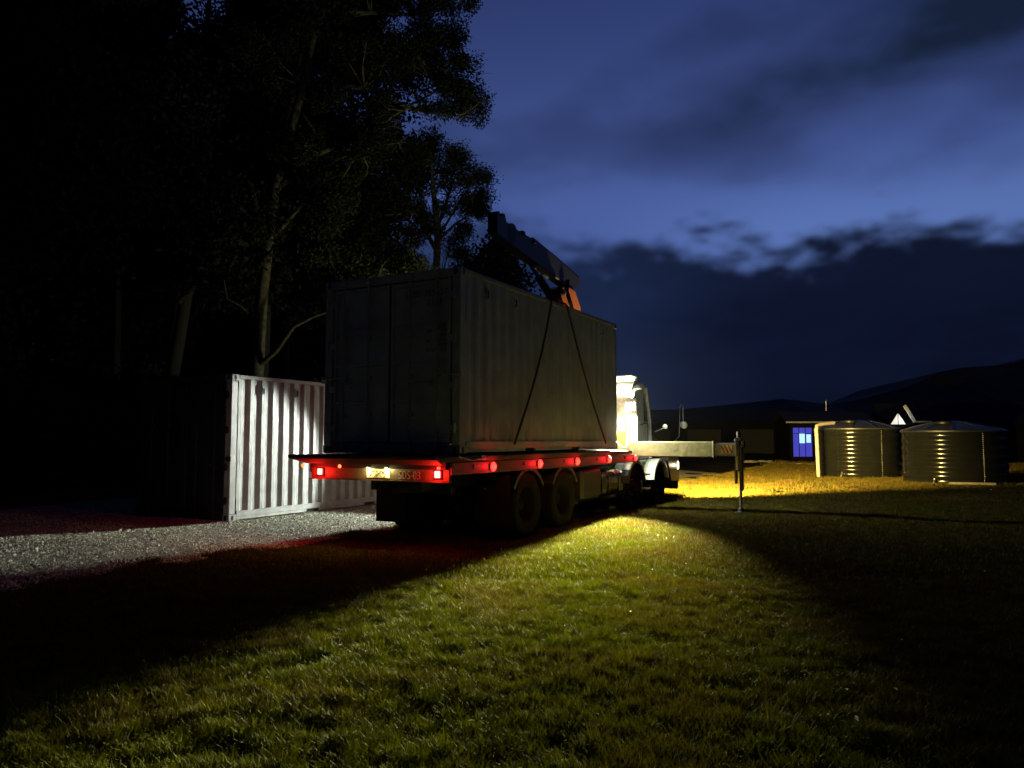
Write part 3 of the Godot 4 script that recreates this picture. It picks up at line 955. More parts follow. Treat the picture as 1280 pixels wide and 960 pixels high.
		for hy: float in [0.36, 0.95, 1.60, 2.22]:
			st = mb()
			box(st, Vector3(side * (dw * 0.5 + 0.015), hy, 0.028), Vector3(0.17, 0.09, 0.016), 0.005)
			tube(st, [Vector3(side * (dw * 0.5 + 0.075), hy - 0.065, 0.048), Vector3(side * (dw * 0.5 + 0.075), hy + 0.065, 0.048)], [0.022, 0.022], 8)
			part(d, "hinge", st, door_m)

# ------------------------------------------------------------------ truck
func wheel(t: Node3D, x: float, al: float, out: float, dual: bool) -> void:
	var w := node(t, "wheel", Vector3(x, 0.5, -al))
	var ax := Transform3D(Basis(Vector3(0, 0, 1), Vector3(out, 0, 0), Vector3(0, 1, 0)), Vector3.ZERO)
	var st := mb()
	var offs: Array = [-0.14, -0.47] if dual else [-0.15]
	for o: float in offs:
		var pr := [Vector2(0.29, o - 0.11), Vector2(0.34, o - 0.125), Vector2(0.44, o - 0.135), Vector2(0.485, o - 0.12)]
		for g in 4:
			var y := o - 0.10 + g * 0.055
			pr.append_array([Vector2(0.5, y), Vector2(0.5, y + 0.038), Vector2(0.488, y + 0.042), Vector2(0.488, y + 0.051)])
		pr.append_array([Vector2(0.485, o + 0.12), Vector2(0.44, o + 0.135), Vector2(0.34, o + 0.125), Vector2(0.29, o + 0.11)])
		lathe(st, pr, 40, ax)
	part(w, "tyre", st, M.rubber)
	st = mb()
	var hub_at := -0.16 if dual else 0.0
	lathe(st, [Vector2(0.292, -0.26), Vector2(0.292, -0.03), Vector2(0.285, -0.025), Vector2(0.27, -0.04), Vector2(0.255, -0.10), Vector2(0.22, hub_at - 0.10), Vector2(0.13, hub_at - 0.09), Vector2(0.12, hub_at - 0.02), Vector2(0.09, hub_at + 0.03), Vector2(0.0, hub_at + 0.04)], 32, ax)
	part(w, "rim", st, M.rubber)
	st = mb()
	for k in 10:
		var a := TAU * k / 10.0
		var c := ax * Vector3(cos(a) * 0.168, hub_at - 0.085, sin(a) * 0.168)
		box(st, c, Vector3(0.045, 0.028, 0.028), 0.006, Basis(Vector3.RIGHT, a))
	var n := part(w, "wheel_nuts", st, M.galv)
	n.set_meta("kind", "stuff")

func lamp_light(parent: Node3D, at: Vector3, c: Color, e: float, size := 0.03) -> void:
	var l := OmniLight3D.new()
	l.name = "lamp_glow"
	l.position = at
	l.light_color = c.linear_to_srgb()
	l.light_energy = e
	l.light_size = size
	l.omni_range = 40.0
	l.omni_attenuation = 2.0
	l.shadow_enabled = true
	parent.add_child(l, true)

func beam_light(parent: Node3D, at: Vector3, aim: Vector3, c: Color, e: float, angle: float, soft: float, size := 0.06) -> void:
	var l := SpotLight3D.new()
	l.name = "lamp_beam"
	l.light_color = c.linear_to_srgb()
	l.light_energy = e
	l.light_size = size
	l.spot_angle = angle
	l.spot_angle_attenuation = soft
	l.spot_range = 80.0
	l.spot_attenuation = 2.0
	l.shadow_enabled = true
	parent.add_child(l, true)
	l.position = at
	l.basis = Basis.looking_at(aim.normalized(), Vector3.UP)

func make_truck() -> void:
	var t := thing("crane_truck", "white crane truck carrying the grey container, tail and work lamps lit", "truck", Vector3(-1.7818, 0, -11.0777), YAW)
	var st := mb()
	# chassis rails and cross members
	for sx: float in [-0.42, 0.42]: box(st, Vector3(sx, 0.93, -5.15), Vector3(0.08, 0.28, 9.9), 0.01)
	for k in 6: box(st, Vector3(0, 0.93, -0.6 - k * 1.7), Vector3(0.78, 0.18, 0.10))
	for al: float in [2.08, 3.46, 7.2, 8.95]: tube(st, [Vector3(-0.85, 0.5, -al), Vector3(0.85, 0.5, -al)], [0.075, 0.075], 10)
	part(t, "chassis", st, M.black_steel)
	# deck
	st = mb()
	box(st, Vector3(0, 1.285, -3.15), Vector3(2.44, 0.06, 7.3), 0.006)
	for k in 11: box(st, Vector3(0, 1.19, 0.25 - k * 0.65), Vector3(2.36, 0.13, 0.07))
	part(t, "deck", st, M.black_steel)
	st = mb()
	for sx: float in [-1.0, 1.0]:
		box(st, Vector3(sx * 1.243, 1.265, -3.15), Vector3(0.045, 0.075, 7.32), 0.008)
	part(t, "deck_rail", st, M.deck_edge)
	st = mb()
	for sx: float in [-1.0, 1.0]:
		box(st, Vector3(sx * 1.225, 1.135, -3.42), Vector3(0.05, 0.17, 7.3), 0.008)
		for k in 9: box(st, Vector3(sx * 1.254, 1.155, -0.35 - k * 0.76), Vector3(0.012, 0.06, 0.10), 0.004)
	part(t, "lamp_rail", st, M.lamp_rail)
	# rear edge of the deck: wedge shaped lip, wider than the deck, with its long overhanging left corner
	st = mb()
	box(st, Vector3(-0.03, 1.29, 0.55), Vector3(2.58, 0.055, 0.14), 0.01)
	face(st, [Vector3(-1.30, 1.262, 0.61), Vector3(1.25, 1.262, 0.61), Vector3(1.25, 1.19, 0.47), Vector3(-1.10, 1.19, 0.47)], Vector3(0, -1, 1))
	part(t, "deck_lip", st, M.deck_edge)
	# tail bar with plate, lamps and lettering
	st = mb()
	box(st, Vector3(0, 1.05, 0.215), Vector3(2.42, 0.165, 0.05), 0.008)
	box(st, Vector3(0, 0.962, 0.235), Vector3(2.44, 0.012, 0.09))
	var bar := part(t, "tail_bar", st, M.tail_bar)
	st = mb()
	for sx: float in [-0.7, 0.7]: box(st, Vector3(sx, 1.08, 0.15), Vector3(0.08, 0.2, 0.08))
	part(t, "tail_bar_bracket", st, M.black_steel)
	st = mb()
	box(st, Vector3(0.03, 1.055, 0.247), Vector3(0.40, 0.115, 0.006), 0.002)
	var pl := part(t, "number_plate", st, M.plate)
	lettering(pl, "plate_lettering", "XSI·0S", Vector3(0.03, 1.055, 0.2535), 0.085, M.ink, 0.0, 0.9)
	lettering(bar, "bar_lettering", "SDS-03", Vector3(0.56, 1.04, 0.244), 0.105, M.bar_ink, 0.0, 0.82)
	for x: float in [-0.13, 0.19]:
		st = mb()
		box(st, Vector3(x, 1.145, 0.27), Vector3(0.07, 0.03, 0.04), 0.006)
		part(t, "plate_lamp", st, M.black_steel)
		st = mb()
		box(st, Vector3(x, 1.128, 0.272), Vector3(0.05, 0.006, 0.026))
		part(t, "plate_lamp_lens", st, M.plate_lens)
		lamp_light(t, Vector3(x, 1.128, 0.285), Color(1.0, 0.78, 0.28), 0.42, 0.012)
	for x: float in [-1.03, 1.03]:
		st = mb()
		box(st, Vector3(x, 1.06, 0.25), Vector3(0.15, 0.125, 0.03), 0.012)
		var h := part(t, "tail_lamp", st, M.black_steel)
		st = mb()
		box(st, Vector3(x + 0.005, 1.063, 0.268), Vector3(0.088, 0.088, 0.012), 0.02)
		part(h, "tail_lamp_lens", st, M.tail_lens)
		lamp_light(t, Vector3(x, 1.063, 0.33), Color(1.0, 0.012, 0.008), 0.5, 0.04)
	for x: float in [-1.16, 1.20, -0.47]:
		st = mb()
		lathe(st, [Vector2(0.026, 0.0), Vector2(0.024, 0.012), Vector2(0.014, 0.02), Vector2(0.0, 0.022)], 12, Transform3D(Basis(Vector3.RIGHT, PI / 2), Vector3(x, 1.155, 0.475)))
		part(t, "marker_lamp", st, M.amber_lens if x < 0.0 else M.red_lens)
		if x > 0.0: lamp_light(t, Vector3(x, 1.155, 0.53), Color(1.0, 0.02, 0.01), 0.05, 0.02)
	# side markers: five red lamps along the right hand rail, five along the left
	for sx: float in [-1.0, 1.0]:
		for al: float in [0.81, 2.34, 3.85, 5.42, 6.96]:
			st = mb()
			box(st, Vector3(sx * 1.262, 1.14, -al), Vector3(0.03, 0.085, 0.15), 0.01)
			var h := part(t, "marker_lamp", st, M.black_steel)
			st = mb()
			lathe(st, [Vector2(0.068, 0.0), Vector2(0.062, 0.02), Vector2(0.038, 0.038), Vector2(0.0, 0.045)], 14, Transform3D(Basis(Vector3(0, 0, 1), Vector3(sx, 0, 0), Vector3(0, 1, 0)), Vector3(sx * 1.276, 1.14, -al)))
			part(h, "marker_lamp_lens", st, M.red_lens)
			lamp_light(t, Vector3(sx * 1.345, 1.14, -al + 0.02), Color(1.0, 0.012, 0.02), 0.12 if sx > 0.0 else 0.10, 0.03)
	# wheels
	for sx: float in [-1.0, 1.0]:
		wheel(t, sx * 1.2, 2.08, sx, true)
		wheel(t, sx * 1.2, 3.46, sx, true)
		wheel(t, sx * 1.18, 7.2, sx, false)
		wheel(t, sx * 1.18, 8.95, sx, false)
		# mudguards over the rear pair and flaps behind them
		for al: float in [2.08, 3.46]:
			st = mb()
			for k in 8:
				var a := PI * (0.16 + 0.085 * k)
				var b := PI * (0.16 + 0.085 * (k + 1))
				face(st, [Vector3(sx * 0.66, 0.5 + 0.60 * sin(a), -al - 0.60 * cos(a)), Vector3(sx * 1.22, 0.5 + 0.60 * sin(a), -al - 0.60 * cos(a)), Vector3(sx * 1.22, 0.5 + 0.60 * sin(b), -al - 0.60 * cos(b)), Vector3(sx * 0.66, 0.5 + 0.60 * sin(b), -al - 0.60 * cos(b))], Vector3(0, sin(a), -cos(a)))
				face(st, [Vector3(sx * 1.22, 0.5 + 0.60 * sin(a), -al - 0.60 * cos(a)), Vector3(sx * 1.22, 0.5 + 0.60 * sin(b), -al - 0.60 * cos(b)), Vector3(sx * 1.22, 0.5 + 0.54 * sin(b), -al - 0.54 * cos(b)), Vector3(sx * 1.22, 0.5 + 0.54 * sin(a), -al - 0.54 * cos(a))], Vector3(sx, 0, 0))
			part(t, "mudguard", st, M.rim)
		st = mb()
		box(st, Vector3(sx * 0.95, 0.58, -1.36), Vector3(0.62, 0.78, 0.014), 0.004)
		part(t, "mud_flap", st, M.rubber)
		st = mb()
		tube(st, [Vector3(sx * 0.60, 0.98, -1.35), Vector3(sx * 1.24, 0.98, -1.35)], [0.02, 0.02], 6)
		part(t, "flap_bracket", st, M.black_steel)
	st = mb()
	box(st, Vector3(0.85, 0.78, -1.3), Vector3(0.05, 0.03, 0.012))
	part(t, "reflector", st, M.white_trim)
	# rear underrun bar
	st = mb()
	box(st, Vector3(0.1, 0.78, -0.75), Vector3(1.1, 0.12, 0.10), 0.015)
	for sx: float in [-0.42, 0.42]: box(st, Vector3(sx, 0.87, -0.70), Vector3(0.07, 0.2, 0.07))
	part(t, "underrun_bar", st, M.black_steel)
	# dark tool box and the bright fuel tank
	for sx: float in [-1.0, 1.0]:
		st = mb()
		box(st, Vector3(sx * 0.92, 0.70, -4.78), Vector3(0.52, 0.56, 0.95), 0.05)
		part(t, "tool_box", st, M.black_steel)
		st = mb()
		var poly := PackedVector2Array()
		for k in 24:
			var a := TAU * k / 24.0
			var q := Vector2(signf(cos(a)) * pow(absf(cos(a)), 0.55), signf(sin(a)) * pow(absf(sin(a)), 0.55))
			poly.append(Vector2(q.x * 0.29, q.y * 0.27))
		var s1 := mb()
		for k in 24:
			var p := poly[k]
			var q := poly[(k + 1) % 24]
			var c := Vector3(sx * 0.86, 0.66, 0)
			var a3 := c + Vector3(p.x, p.y, -5.37)
			var b3 := c + Vector3(q.x, q.y, -5.37)
			var a4 := c + Vector3(p.x, p.y, -6.55)
			var b4 := c + Vector3(q.x, q.y, -6.55)
			face(s1, [a3, b3, b4, a4], Vector3(p.x + q.x, p.y + q.y, 0))
			face(s1, [c + Vector3(0, 0, -5.34), a3 * 1.0, b3 * 1.0], Vector3(0, 0, 1))
			face(s1, [c + Vector3(0, 0, -6.58), a4, b4], Vector3(0, 0, -1))
		var tank := part(t, "fuel_tank", s1, M.chrome)
		for al: float in [5.66, 6.25]:
			st = mb()
			for k in 24:
				var p := poly[k] * 1.03
				var q := poly[(k + 1) % 24] * 1.03
				var c := Vector3(sx * 0.86, 0.66, 0)
				face(st, [c + Vector3(p.x, p.y, -al), c + Vector3(q.x, q.y, -al), c + Vector3(q.x, q.y, -al - 0.05), c + Vector3(p.x, p.y, -al - 0.05)], Vector3(p.x + q.x, p.y + q.y, 0))
			part(tank, "tank_strap", st, M.black_steel)
	# cab
	var cab_prof := PackedVector2Array([Vector2(7.70, 1.02), Vector2(7.70, 2.62), Vector2(7.76, 2.76), Vector2(7.95, 2.86), Vector2(8.45, 2.87), Vector2(8.62, 2.78), Vector2(8.86, 2.2), Vector2(8.95, 1.95), Vector2(8.95, 1.02)])
	st = mb()
	slab(st, cab_prof, -0.95, 0.95)
	part(t, "cab", st, M.cab)
	st = mb()
	box(st, Vector3(0, 2.93, -7.98), Vector3(1.9, 0.15, 0.5), 0.03)
	part(t, "roof_fairing", st, M.white_trim)
	for sx: float in [-1.0, 1.0]:
		st = mb()
		for pn in [[8.18, 1.62, 0.50, 0.44], [8.18, 2.18, 0.50, 0.56]]:
			box(st, Vector3(sx * 0.952, pn[1], -pn[0]), Vector3(0.016, pn[3], pn[2]), 0.006)
			box(st, Vector3(sx * 0.958, pn[1], -pn[0]), Vector3(0.016, pn[3] - 0.10, pn[2] - 0.10), 0.006)
		part(t, "side_panel", st, M.cab)
		st = mb()
		slab(st, PackedVector2Array([Vector2(8.52, 1.95), Vector2(8.52, 2.60), Vector2(8.58, 2.62), Vector2(8.76, 2.15), Vector2(8.78, 1.95)]), sx * 0.95, sx * 0.956)
		part(t, "side_window", st, M.glass)
		st = mb()
		for ln in [[7.92, 1.06, 7.95, 2.70], [7.92, 1.06, 8.80, 1.09], [7.92, 1.90, 8.80, 1.93], [8.77, 1.06, 8.80, 2.0]]:
			var al0: float = ln[0]
			var y0: float = ln[1]
			var al1: float = ln[2]
			var y1: float = ln[3]
			box(st, Vector3(sx * 0.951, (y0 + y1) * 0.5, -(al0 + al1) * 0.5), Vector3(0.008, y1 - y0, al1 - al0))
		part(t, "door_seam", st, M.rim)
		st = mb()
		box(st, Vector3(sx * 0.968, 1.88, -8.30), Vector3(0.025, 0.035, 0.14), 0.008)
		part(t, "door_handle", st, M.chrome)
		st = mb()
		tube(st, [Vector3(sx * 1.0, 1.25, -7.80), Vector3(sx * 1.0, 2.45, -7.80)], [0.016, 0.016], 8)
		for y: float in [1.25, 2.45]: tube(st, [Vector3(sx * 0.94, y, -7.80), Vector3(sx * 1.0, y, -7.80)], [0.014, 0.014], 6)
		part(t, "grab_rail", st, M.chrome)
		# rounded white edge strip at the front of the cab's side
		st = mb()
		tube(st, [Vector3(sx * 0.97, 1.1, -8.90), Vector3(sx * 0.97, 2.0, -8.88), Vector3(sx * 0.97, 2.75, -8.62)], [0.045, 0.045, 0.04], 10)
		part(t, "cab_pillar", st, M.white_trim)
		# louvred exhaust guard behind the cab
		st = mb()
		box(st, Vector3(sx * 0.98, 1.86, -7.60), Vector3(0.26, 1.15, 0.07), 0.02)
		var g := part(t, "exhaust_guard", st, M.white_trim)
		for k in 13:
			for c in [[-0.055, 0.10], [0.035, 0.03], [0.085, 0.03]]:
				st = mb()
				box(st, Vector3(sx * 0.98 + c[0], 1.36 + k * 0.05, -7.563), Vector3(c[1], 0.027, 0.008))
				part(g, "louvre_slot", st, M.slot)
		st = mb()
		tube(st, [Vector3(sx * 1.0, 2.40, -7.62), Vector3(sx * 1.0, 2.56, -7.62), Vector3(sx * 1.01, 2.64, -7.66), Vector3(sx * 1.02, 2.70, -7.78), Vector3(sx * 1.02, 2.71, -8.12)], [0.035, 0.035, 0.035, 0.035, 0.035], 10)
		part(t, "intake_pipe", st, M.white_trim)
		# front guards and steps
		for al: float in [7.2, 8.95]:
			st = mb()
			for k in 10:
				var a := PI * (0.06 + 0.088 * k)
				var b := PI * (0.06 + 0.088 * (k + 1))
				face(st, [Vector3(sx * 0.85, 0.5 + 0.58 * sin(a), -al - 0.60 * cos(a)), Vector3(sx * 1.23, 0.5 + 0.58 * sin(a), -al - 0.60 * cos(a)), Vector3(sx * 1.23, 0.5 + 0.58 * sin(b), -al - 0.60 * cos(b)), Vector3(sx * 0.85, 0.5 + 0.58 * sin(b), -al - 0.60 * cos(b))], Vector3(0, sin(a), -cos(a)))
				face(st, [Vector3(sx * 1.23, 0.5 + 0.58 * sin(a), -al - 0.60 * cos(a)), Vector3(sx * 1.23, 0.5 + 0.58 * sin(b), -al - 0.60 * cos(b)), Vector3(sx * 1.23, 0.5 + 0.52 * sin(b), -al - 0.54 * cos(b)), Vector3(sx * 1.23, 0.5 + 0.52 * sin(a), -al - 0.54 * cos(a))], Vector3(sx, 0, 0))
			part(t, "mudguard", st, M.cab if al > 8.0 else M.dark_paint)
		st = mb()
		for y: float in [0.42, 0.74]: box(st, Vector3(sx * 1.08, y, -8.08), Vector3(0.22, 0.04, 0.34), 0.008)
		box(st, Vector3(sx * 0.98, 0.72, -8.08), Vector3(0.03, 0.62, 0.36))
		part(t, "cab_step", st, M.galv)
		# mirror arm on the guard
		st = mb()
		tube(st, [Vector3(sx * 1.12, 1.45, -10.3), Vector3(sx * 1.22, 1.62, -10.5), Vector3(sx * 1.24, 2.36, -10.55), Vector3(sx * 1.25, 2.44, -10.62), Vector3(sx * 1.27, 2.40, -10.70), Vector3(sx * 1.27, 1.98, -10.72)], [0.012, 0.012, 0.010, 0.010, 0.010, 0.010], 6)
		var arm := part(t, "mirror_arm", st, M.galv)
		st = mb()
		lathe(st, [Vector2(0.0, 0.03), Vector2(0.05, 0.02), Vector2(0.085, 0.0), Vector2(0.10, -0.03), Vector2(0.06, -0.05), Vector2(0.0, -0.06)], 18, Transform3D(Basis(Vector3.RIGHT, PI / 2 + 0.35), Vector3(sx * 1.27, 1.90, -10.72)))
		part(arm, "mirror_head", st, M.mirror)
		st = mb()
		tube(st, [Vector3(sx * 1.06, 1.72, -9.0), Vector3(sx * 1.26, 1.80, -9.05), Vector3(sx * 1.28, 1.84, -9.05)], [0.012, 0.012, 0.012], 6)
		var arm2 := part(t, "mirror_arm", st, M.galv)
		st = mb()
		lathe(st, [Vector2(0.0, 0.02), Vector2(0.06, 0.0), Vector2(0.05, -0.03), Vector2(0.0, -0.04)], 14, Transform3D(Basis(Vector3.RIGHT, PI / 2 + 0.3), Vector3(sx * 1.30, 1.84, -9.05)))
		part(arm2, "mirror_head", st, M.mirror)
	st = mb()
	box(st, Vector3(0, 0.56, -7.9), Vector3(1.1, 0.72, 4.9), 0.05)  # dark block made extra deep to hide lit ground beyond the truck
	part(t, "engine_tray_screen", st, M.black_steel)
	# windscreen, bonnet, front guard, bumper
	st = mb()
	face(st, [Vector3(-0.86, 2.02, -8.945), Vector3(0.86, 2.02, -8.945), Vector3(0.86, 2.70, -8.665), Vector3(-0.86, 2.70, -8.665)], Vector3(0, 0.3, -1))
	part(t, "windscreen", st, M.glass)
	st = mb()
	slab(st, PackedVector2Array([Vector2(8.96, 0.95), Vector2(8.96, 1.72), Vector2(9.8, 1.62), Vector2(10.25, 1.48), Vector2(10.38, 1.35), Vector2(10.38, 0.95)]), -0.78, 0.78)
	part(t, "bonnet", st, M.dark_paint)
	for sx: float in [-1.0, 1.0]:
		st = mb()
		slab(st, PackedVector2Array([Vector2(9.52, 1.02), Vector2(9.54, 1.20), Vector2(10.25, 1.20), Vector2(10.42, 1.08), Vector2(10.42, 0.50), Vector2(9.75, 0.52)]), sx * 0.79, sx * 1.22)
		part(t, "front_guard", st, M.dark_paint)
		# side indicator on the guard
		st = mb()
		box(st, Vector3(sx * 1.215, 0.885, -10.33), Vector3(0.06, 0.22, 0.10), 0.03)
		part(t, "side_lamp", st, M.indicator)
		lamp_light(t, Vector3(sx * 1.33, 0.885, -10.33), Color(1.0, 0.85, 0.5), 0.06, 0.04)
		# headlamps
		st = mb()
		box(st, Vector3(sx * 0.98, 0.86, -10.43), Vector3(0.30, 0.18, 0.04), 0.015)
		part(t, "headlamp", st, M.head_lens)
		beam_light(t, Vector3(sx * 0.98, 0.86, -10.52), Vector3(0.04, -0.12, -1.0) if sx > 0.0 else Vector3(-0.05, -0.12, -1.0), Color(1.0, 0.67, 0.16), 1000.0 if sx > 0.0 else 620.0, 38.0, 1.0, 0.09)
	st = mb()
	box(st, Vector3(0, 0.575, -10.62), Vector3(2.06, 0.49, 0.38), 0.05)  # forward lip, added to shade the near ground from the headlamps
	box(st, Vector3(0, 0.42, -10.38), Vector3(2.40, 0.26, 0.14), 0.03)
	part(t, "bumper_and_beam_lip", st, M.black_steel)
	st = mb()
	box(st, Vector3(0, 1.0, -10.40), Vector3(1.3, 0.55, 0.04), 0.02)
	part(t, "grille", st, M.chrome)
	# work lamps behind the cab, aimed to the rear
	for sx: float in [-1.0, 1.0]:
		var wl := node(t, "work_lamp", Vector3(sx * 1.055, 2.26, -7.30))
		st = mb()
		box(st, Vector3(0, 0, -0.045), Vector3(0.24, 0.19, 0.07), 0.015)
		tube(st, [Vector3(0, -0.05, -0.06), Vector3(0, -0.10, -0.14), Vector3(-sx * 0.08, -0.12, -0.28)], [0.012, 0.012, 0.012], 6)
		part(wl, "lamp_housing", st, M.black_steel)
		st = mb()
		box(st, Vector3(0, 0, -0.004), Vector3(0.22, 0.17, 0.012), 0.004)
		part(wl, "work_lamp_lens", st, M.work_lens)
		var aim := Vector3(0.14, -0.52, 1.0) if sx > 0.0 else Vector3(-0.30, -0.24, 1.0)
		beam_light(wl, Vector3(0, 0, 0.03), aim, Color(1.0, 0.95, 0.55) if sx > 0.0 else Color(0.93, 1.0, 0.90), SPOT_E if sx > 0.0 else 125.0, 26.0 if sx > 0.0 else 19.5, 1.0 if sx > 0.0 else 0.35)
		lamp_light(wl, Vector3(sx * 0.10, 0, 0.12), Color(0.97, 1.0, 0.72), 13.0 if sx > 0.0 else 1.6, 0.05)

# ------------------------------------------------------------------ crane
func make_crane() -> void:
	var t := thing("loader_crane", "folding loader crane with orange column, its boom laid back over the container", "crane", Vector3(-1.7818, 0, -11.0777), YAW)
	var st := mb()
	# base frame and column
	box(st, Vector3(0, 1.30, -6.85), Vector3(1.5, 0.34, 0.55), 0.03)
	part(t, "base_frame", st, M.black_steel)
	st = mb()
	slab(st, PackedVector2Array([Vector2(6.20, 1.34), Vector2(7.25, 1.34), Vector2(7.25, 1.72), Vector2(6.95, 1.72)]), 0.78, 0.95)
	slab(st, PackedVector2Array([Vector2(6.20, 1.34), Vector2(7.25, 1.34), Vector2(7.25, 1.72), Vector2(6.95, 1.72)]), -0.95, -0.78)
	part(t, "base_gusset", st, M.yellow)
	st = mb()
	tube(st, [Vector3(1.20, 1.50, -5.95), Vector3(1.22, 1.40, -6.2), Vector3(1.20, 1.36, -6.5), Vector3(1.12, 1.40, -6.9), Vector3(1.0, 1.55, -7.3)], [0.018, 0.018, 0.018, 0.018, 0.018], 8)
	part(t, "hydraulic_hose", st, M.pvc)
	st = mb()
	lathe(st, [Vector2(0.0, 1.47), Vector2(0.30, 1.47), Vector2(0.30, 1.62), Vector2(0.22, 1.70), Vector2(0.21, 3.9), Vector2(0.0, 3.9)], 20, Transform3D(Basis(), Vector3(0, 0, -6.5)))
	part(t, "slew_column", st, M.crane_orange)
	st = mb()
	slab(st, PackedVector2Array([Vector2(6.12, 3.9), Vector2(5.62, 4.50), Vector2(5.66, 4.70), Vector2(5.90, 4.79), Vector2(6.34, 4.74), Vector2(6.62, 4.44), Vector2(6.80, 3.9)]), -0.17, 0.17)
	part(t, "column_head", st, M.crane_orange)
	# main boom, laid back towards the rear of the truck and rising a little
	var a := Vector3(0, 4.95, -6.5)
	var b := Vector3(0, 5.40, -3.1)
	var up := Vector3.UP
	st = mb()
	slab(st, PackedVector2Array([Vector2(6.42, 4.80), Vector2(5.2, 4.95), Vector2(4.0, 5.10), Vector2(3.35, 5.18), Vector2(3.35, 5.50), Vector2(4.45, 5.46), Vector2(5.6, 5.30), Vector2(6.74, 5.10), Vector2(6.70, 4.98)]), -0.10, 0.12)
	part(t, "main_boom", st, M.crane)
	st = mb()
	slab(st, PackedVector2Array([Vector2(6.66, 5.10), Vector2(5.6, 5.30), Vector2(4.45, 5.475), Vector2(4.45, 5.51), Vector2(5.6, 5.345), Vector2(6.72, 5.155)]), -0.10, 0.10)
	part(t, "boom_slide", st, M.crane)
	st = mb()
	slab(st, PackedVector2Array([Vector2(6.40, 4.797), Vector2(5.2, 4.947), Vector2(4.7, 5.01), Vector2(4.7, 5.0), Vector2(5.2, 4.93), Vector2(6.38, 4.775)]), -0.09, 0.11)  # pale strip, coloured as the lamp-lit part of the underside
	part(t, "boom_lit_strip", st, M.boom_lit_under)
	st = mb()
	slab(st, PackedVector2Array([Vector2(5.9, 5.0), Vector2(4.0, 5.2), Vector2(4.0, 5.40), Vector2(5.9, 5.18)]), -0.28, -0.13)
	part(t, "folded_jib", st, M.crane)
	st = mb()
	for k: float in [0.60, 0.74]: box(st, a.lerp(b, k) + up * 0.20, Vector3(0.30, 0.08, 0.12), 0.02)
	part(t, "boom_collar", st, M.crane)
	# knuckle at the tip
	st = mb()
	slab(st, PackedVector2Array([Vector2(3.62, 5.14), Vector2(2.98, 5.24), Vector2(2.97, 5.64), Vector2(3.06, 5.66), Vector2(3.09, 5.58), Vector2(3.16, 5.60), Vector2(3.18, 5.66), Vector2(3.26, 5.66), Vector2(3.32, 5.53), Vector2(3.45, 5.52), Vector2(3.52, 5.56), Vector2(3.64, 5.56), Vector2(3.72, 5.50)]), -0.08, 0.12)
	part(t, "knuckle", st, M.crane)
	# lift ram under the boom and hoses
	st = mb()
	tube(st, [Vector3(0.0, 4.25, -5.95), Vector3(0, 4.80, -4.9)], [0.085, 0.085], 12)
	var ram := part(t, "lift_ram", st, M.crane)
	st = mb()
	tube(st, [Vector3(0, 4.79, -4.92), Vector3(0, 4.98, -4.55)], [0.045, 0.045], 10)
	part(ram, "ram_rod", st, M.chrome)
	st = mb()
	for k in 3:
		var x := 0.16 + 0.03 * k
		tube(st, [Vector3(x, 4.3 - 0.05 * k, -6.2), Vector3(x + 0.04, 4.42, -5.95), Vector3(x + 0.02, 4.66, -5.80), Vector3(x, 4.92, -5.9)], [0.016, 0.016, 0.016, 0.016], 6)
	part(t, "hydraulic_hose", st, M.rubber)
	st = mb()
	box(st, Vector3(0.20, 4.60, -5.55), Vector3(0.16, 0.12, 0.22), 0.03)
	part(t, "control_valve", st, M.crane)
	# stabiliser
	st = mb()
	box(st, Vector3(0.6, 1.325, -7.48), Vector3(4.5, 0.33, 0.24), 0.02)
	part(t, "stabiliser_beam", st, M.beam)
	st = mb()
	box(st, Vector3(2.85, 1.325, -7.48), Vector3(0.03, 0.36, 0.27), 0.01)
	part(t, "beam_collar", st, M.beam)
	st = mb()
	box(st, Vector3(3.03, 1.32, -7.48), Vector3(0.60, 0.28, 0.19), 0.015)
	var ext := part(t, "beam_extension", st, M.beam_grey)
	st = mb()
	box(st, Vector3(3.12, 1.33, -7.383), Vector3(0.21, 0.17, 0.004))
	part(ext, "hazard_patch", st, M.yellow)
	st = mb()
	for k in 3:
		var x := 3.045 + k * 0.075
		face(st, [Vector3(x - 0.055, 1.412, -7.3785), Vector3(x - 0.018, 1.412, -7.3785), Vector3(x + 0.052, 1.25, -7.3785), Vector3(x + 0.015, 1.25, -7.3785)], Vector3(0, 0, 1))
	part(ext, "hazard_stripes", st, M.ink)
	st = mb()
	box(st, Vector3(2.90, 1.33, -7.37), Vector3(0.03, 0.05, 0.03), 0.01)
	part(ext, "reflector", st, M.yellow)
	var leg := node(t, "stabiliser_leg", Vector3(3.35, 0, -7.48))
	st = mb()
	box(st, Vector3(-0.02, 1.18, 0), Vector3(0.10, 0.62, 0.13), 0.015)
	box(st, Vector3(0.045, 0.93, 0.0), Vector3(0.07, 0.90, 0.12), 0.015)
	box(st, Vector3(-0.06, 0.83, 0.02), Vector3(0.05, 0.42, 0.10), 0.012)
	part(leg, "leg_casing", st, M.black_steel)
	st = mb()
	box(st, Vector3(-0.035, 1.10, 0.07), Vector3(0.035, 0.40, 0.012))
	part(leg, "leg_plate", st, M.galv)
	st = mb()
	box(st, Vector3(0.0, 1.52, 0.0), Vector3(0.17, 0.10, 0.14), 0.03)
	lathe(st, [Vector2(0.0, 1.70), Vector2(0.035, 1.70), Vector2(0.045, 1.66), Vector2(0.045, 1.57)], 12)
	box(st, Vector3(0.09, 1.44, 0.02), Vector3(0.08, 0.17, 0.09), 0.02)
	box(st, Vector3(0.10, 1.16, 0.02), Vector3(0.05, 0.16, 0.08), 0.02)
	part(leg, "leg_head", st, M.black_steel)
	st = mb()
	lathe(st, [Vector2(0.032, 0.06), Vector2(0.032, 0.55)], 14, Transform3D(Basis(), Vector3(0.02, 0, 0)))
	part(leg, "leg_rod", st, M.galv)
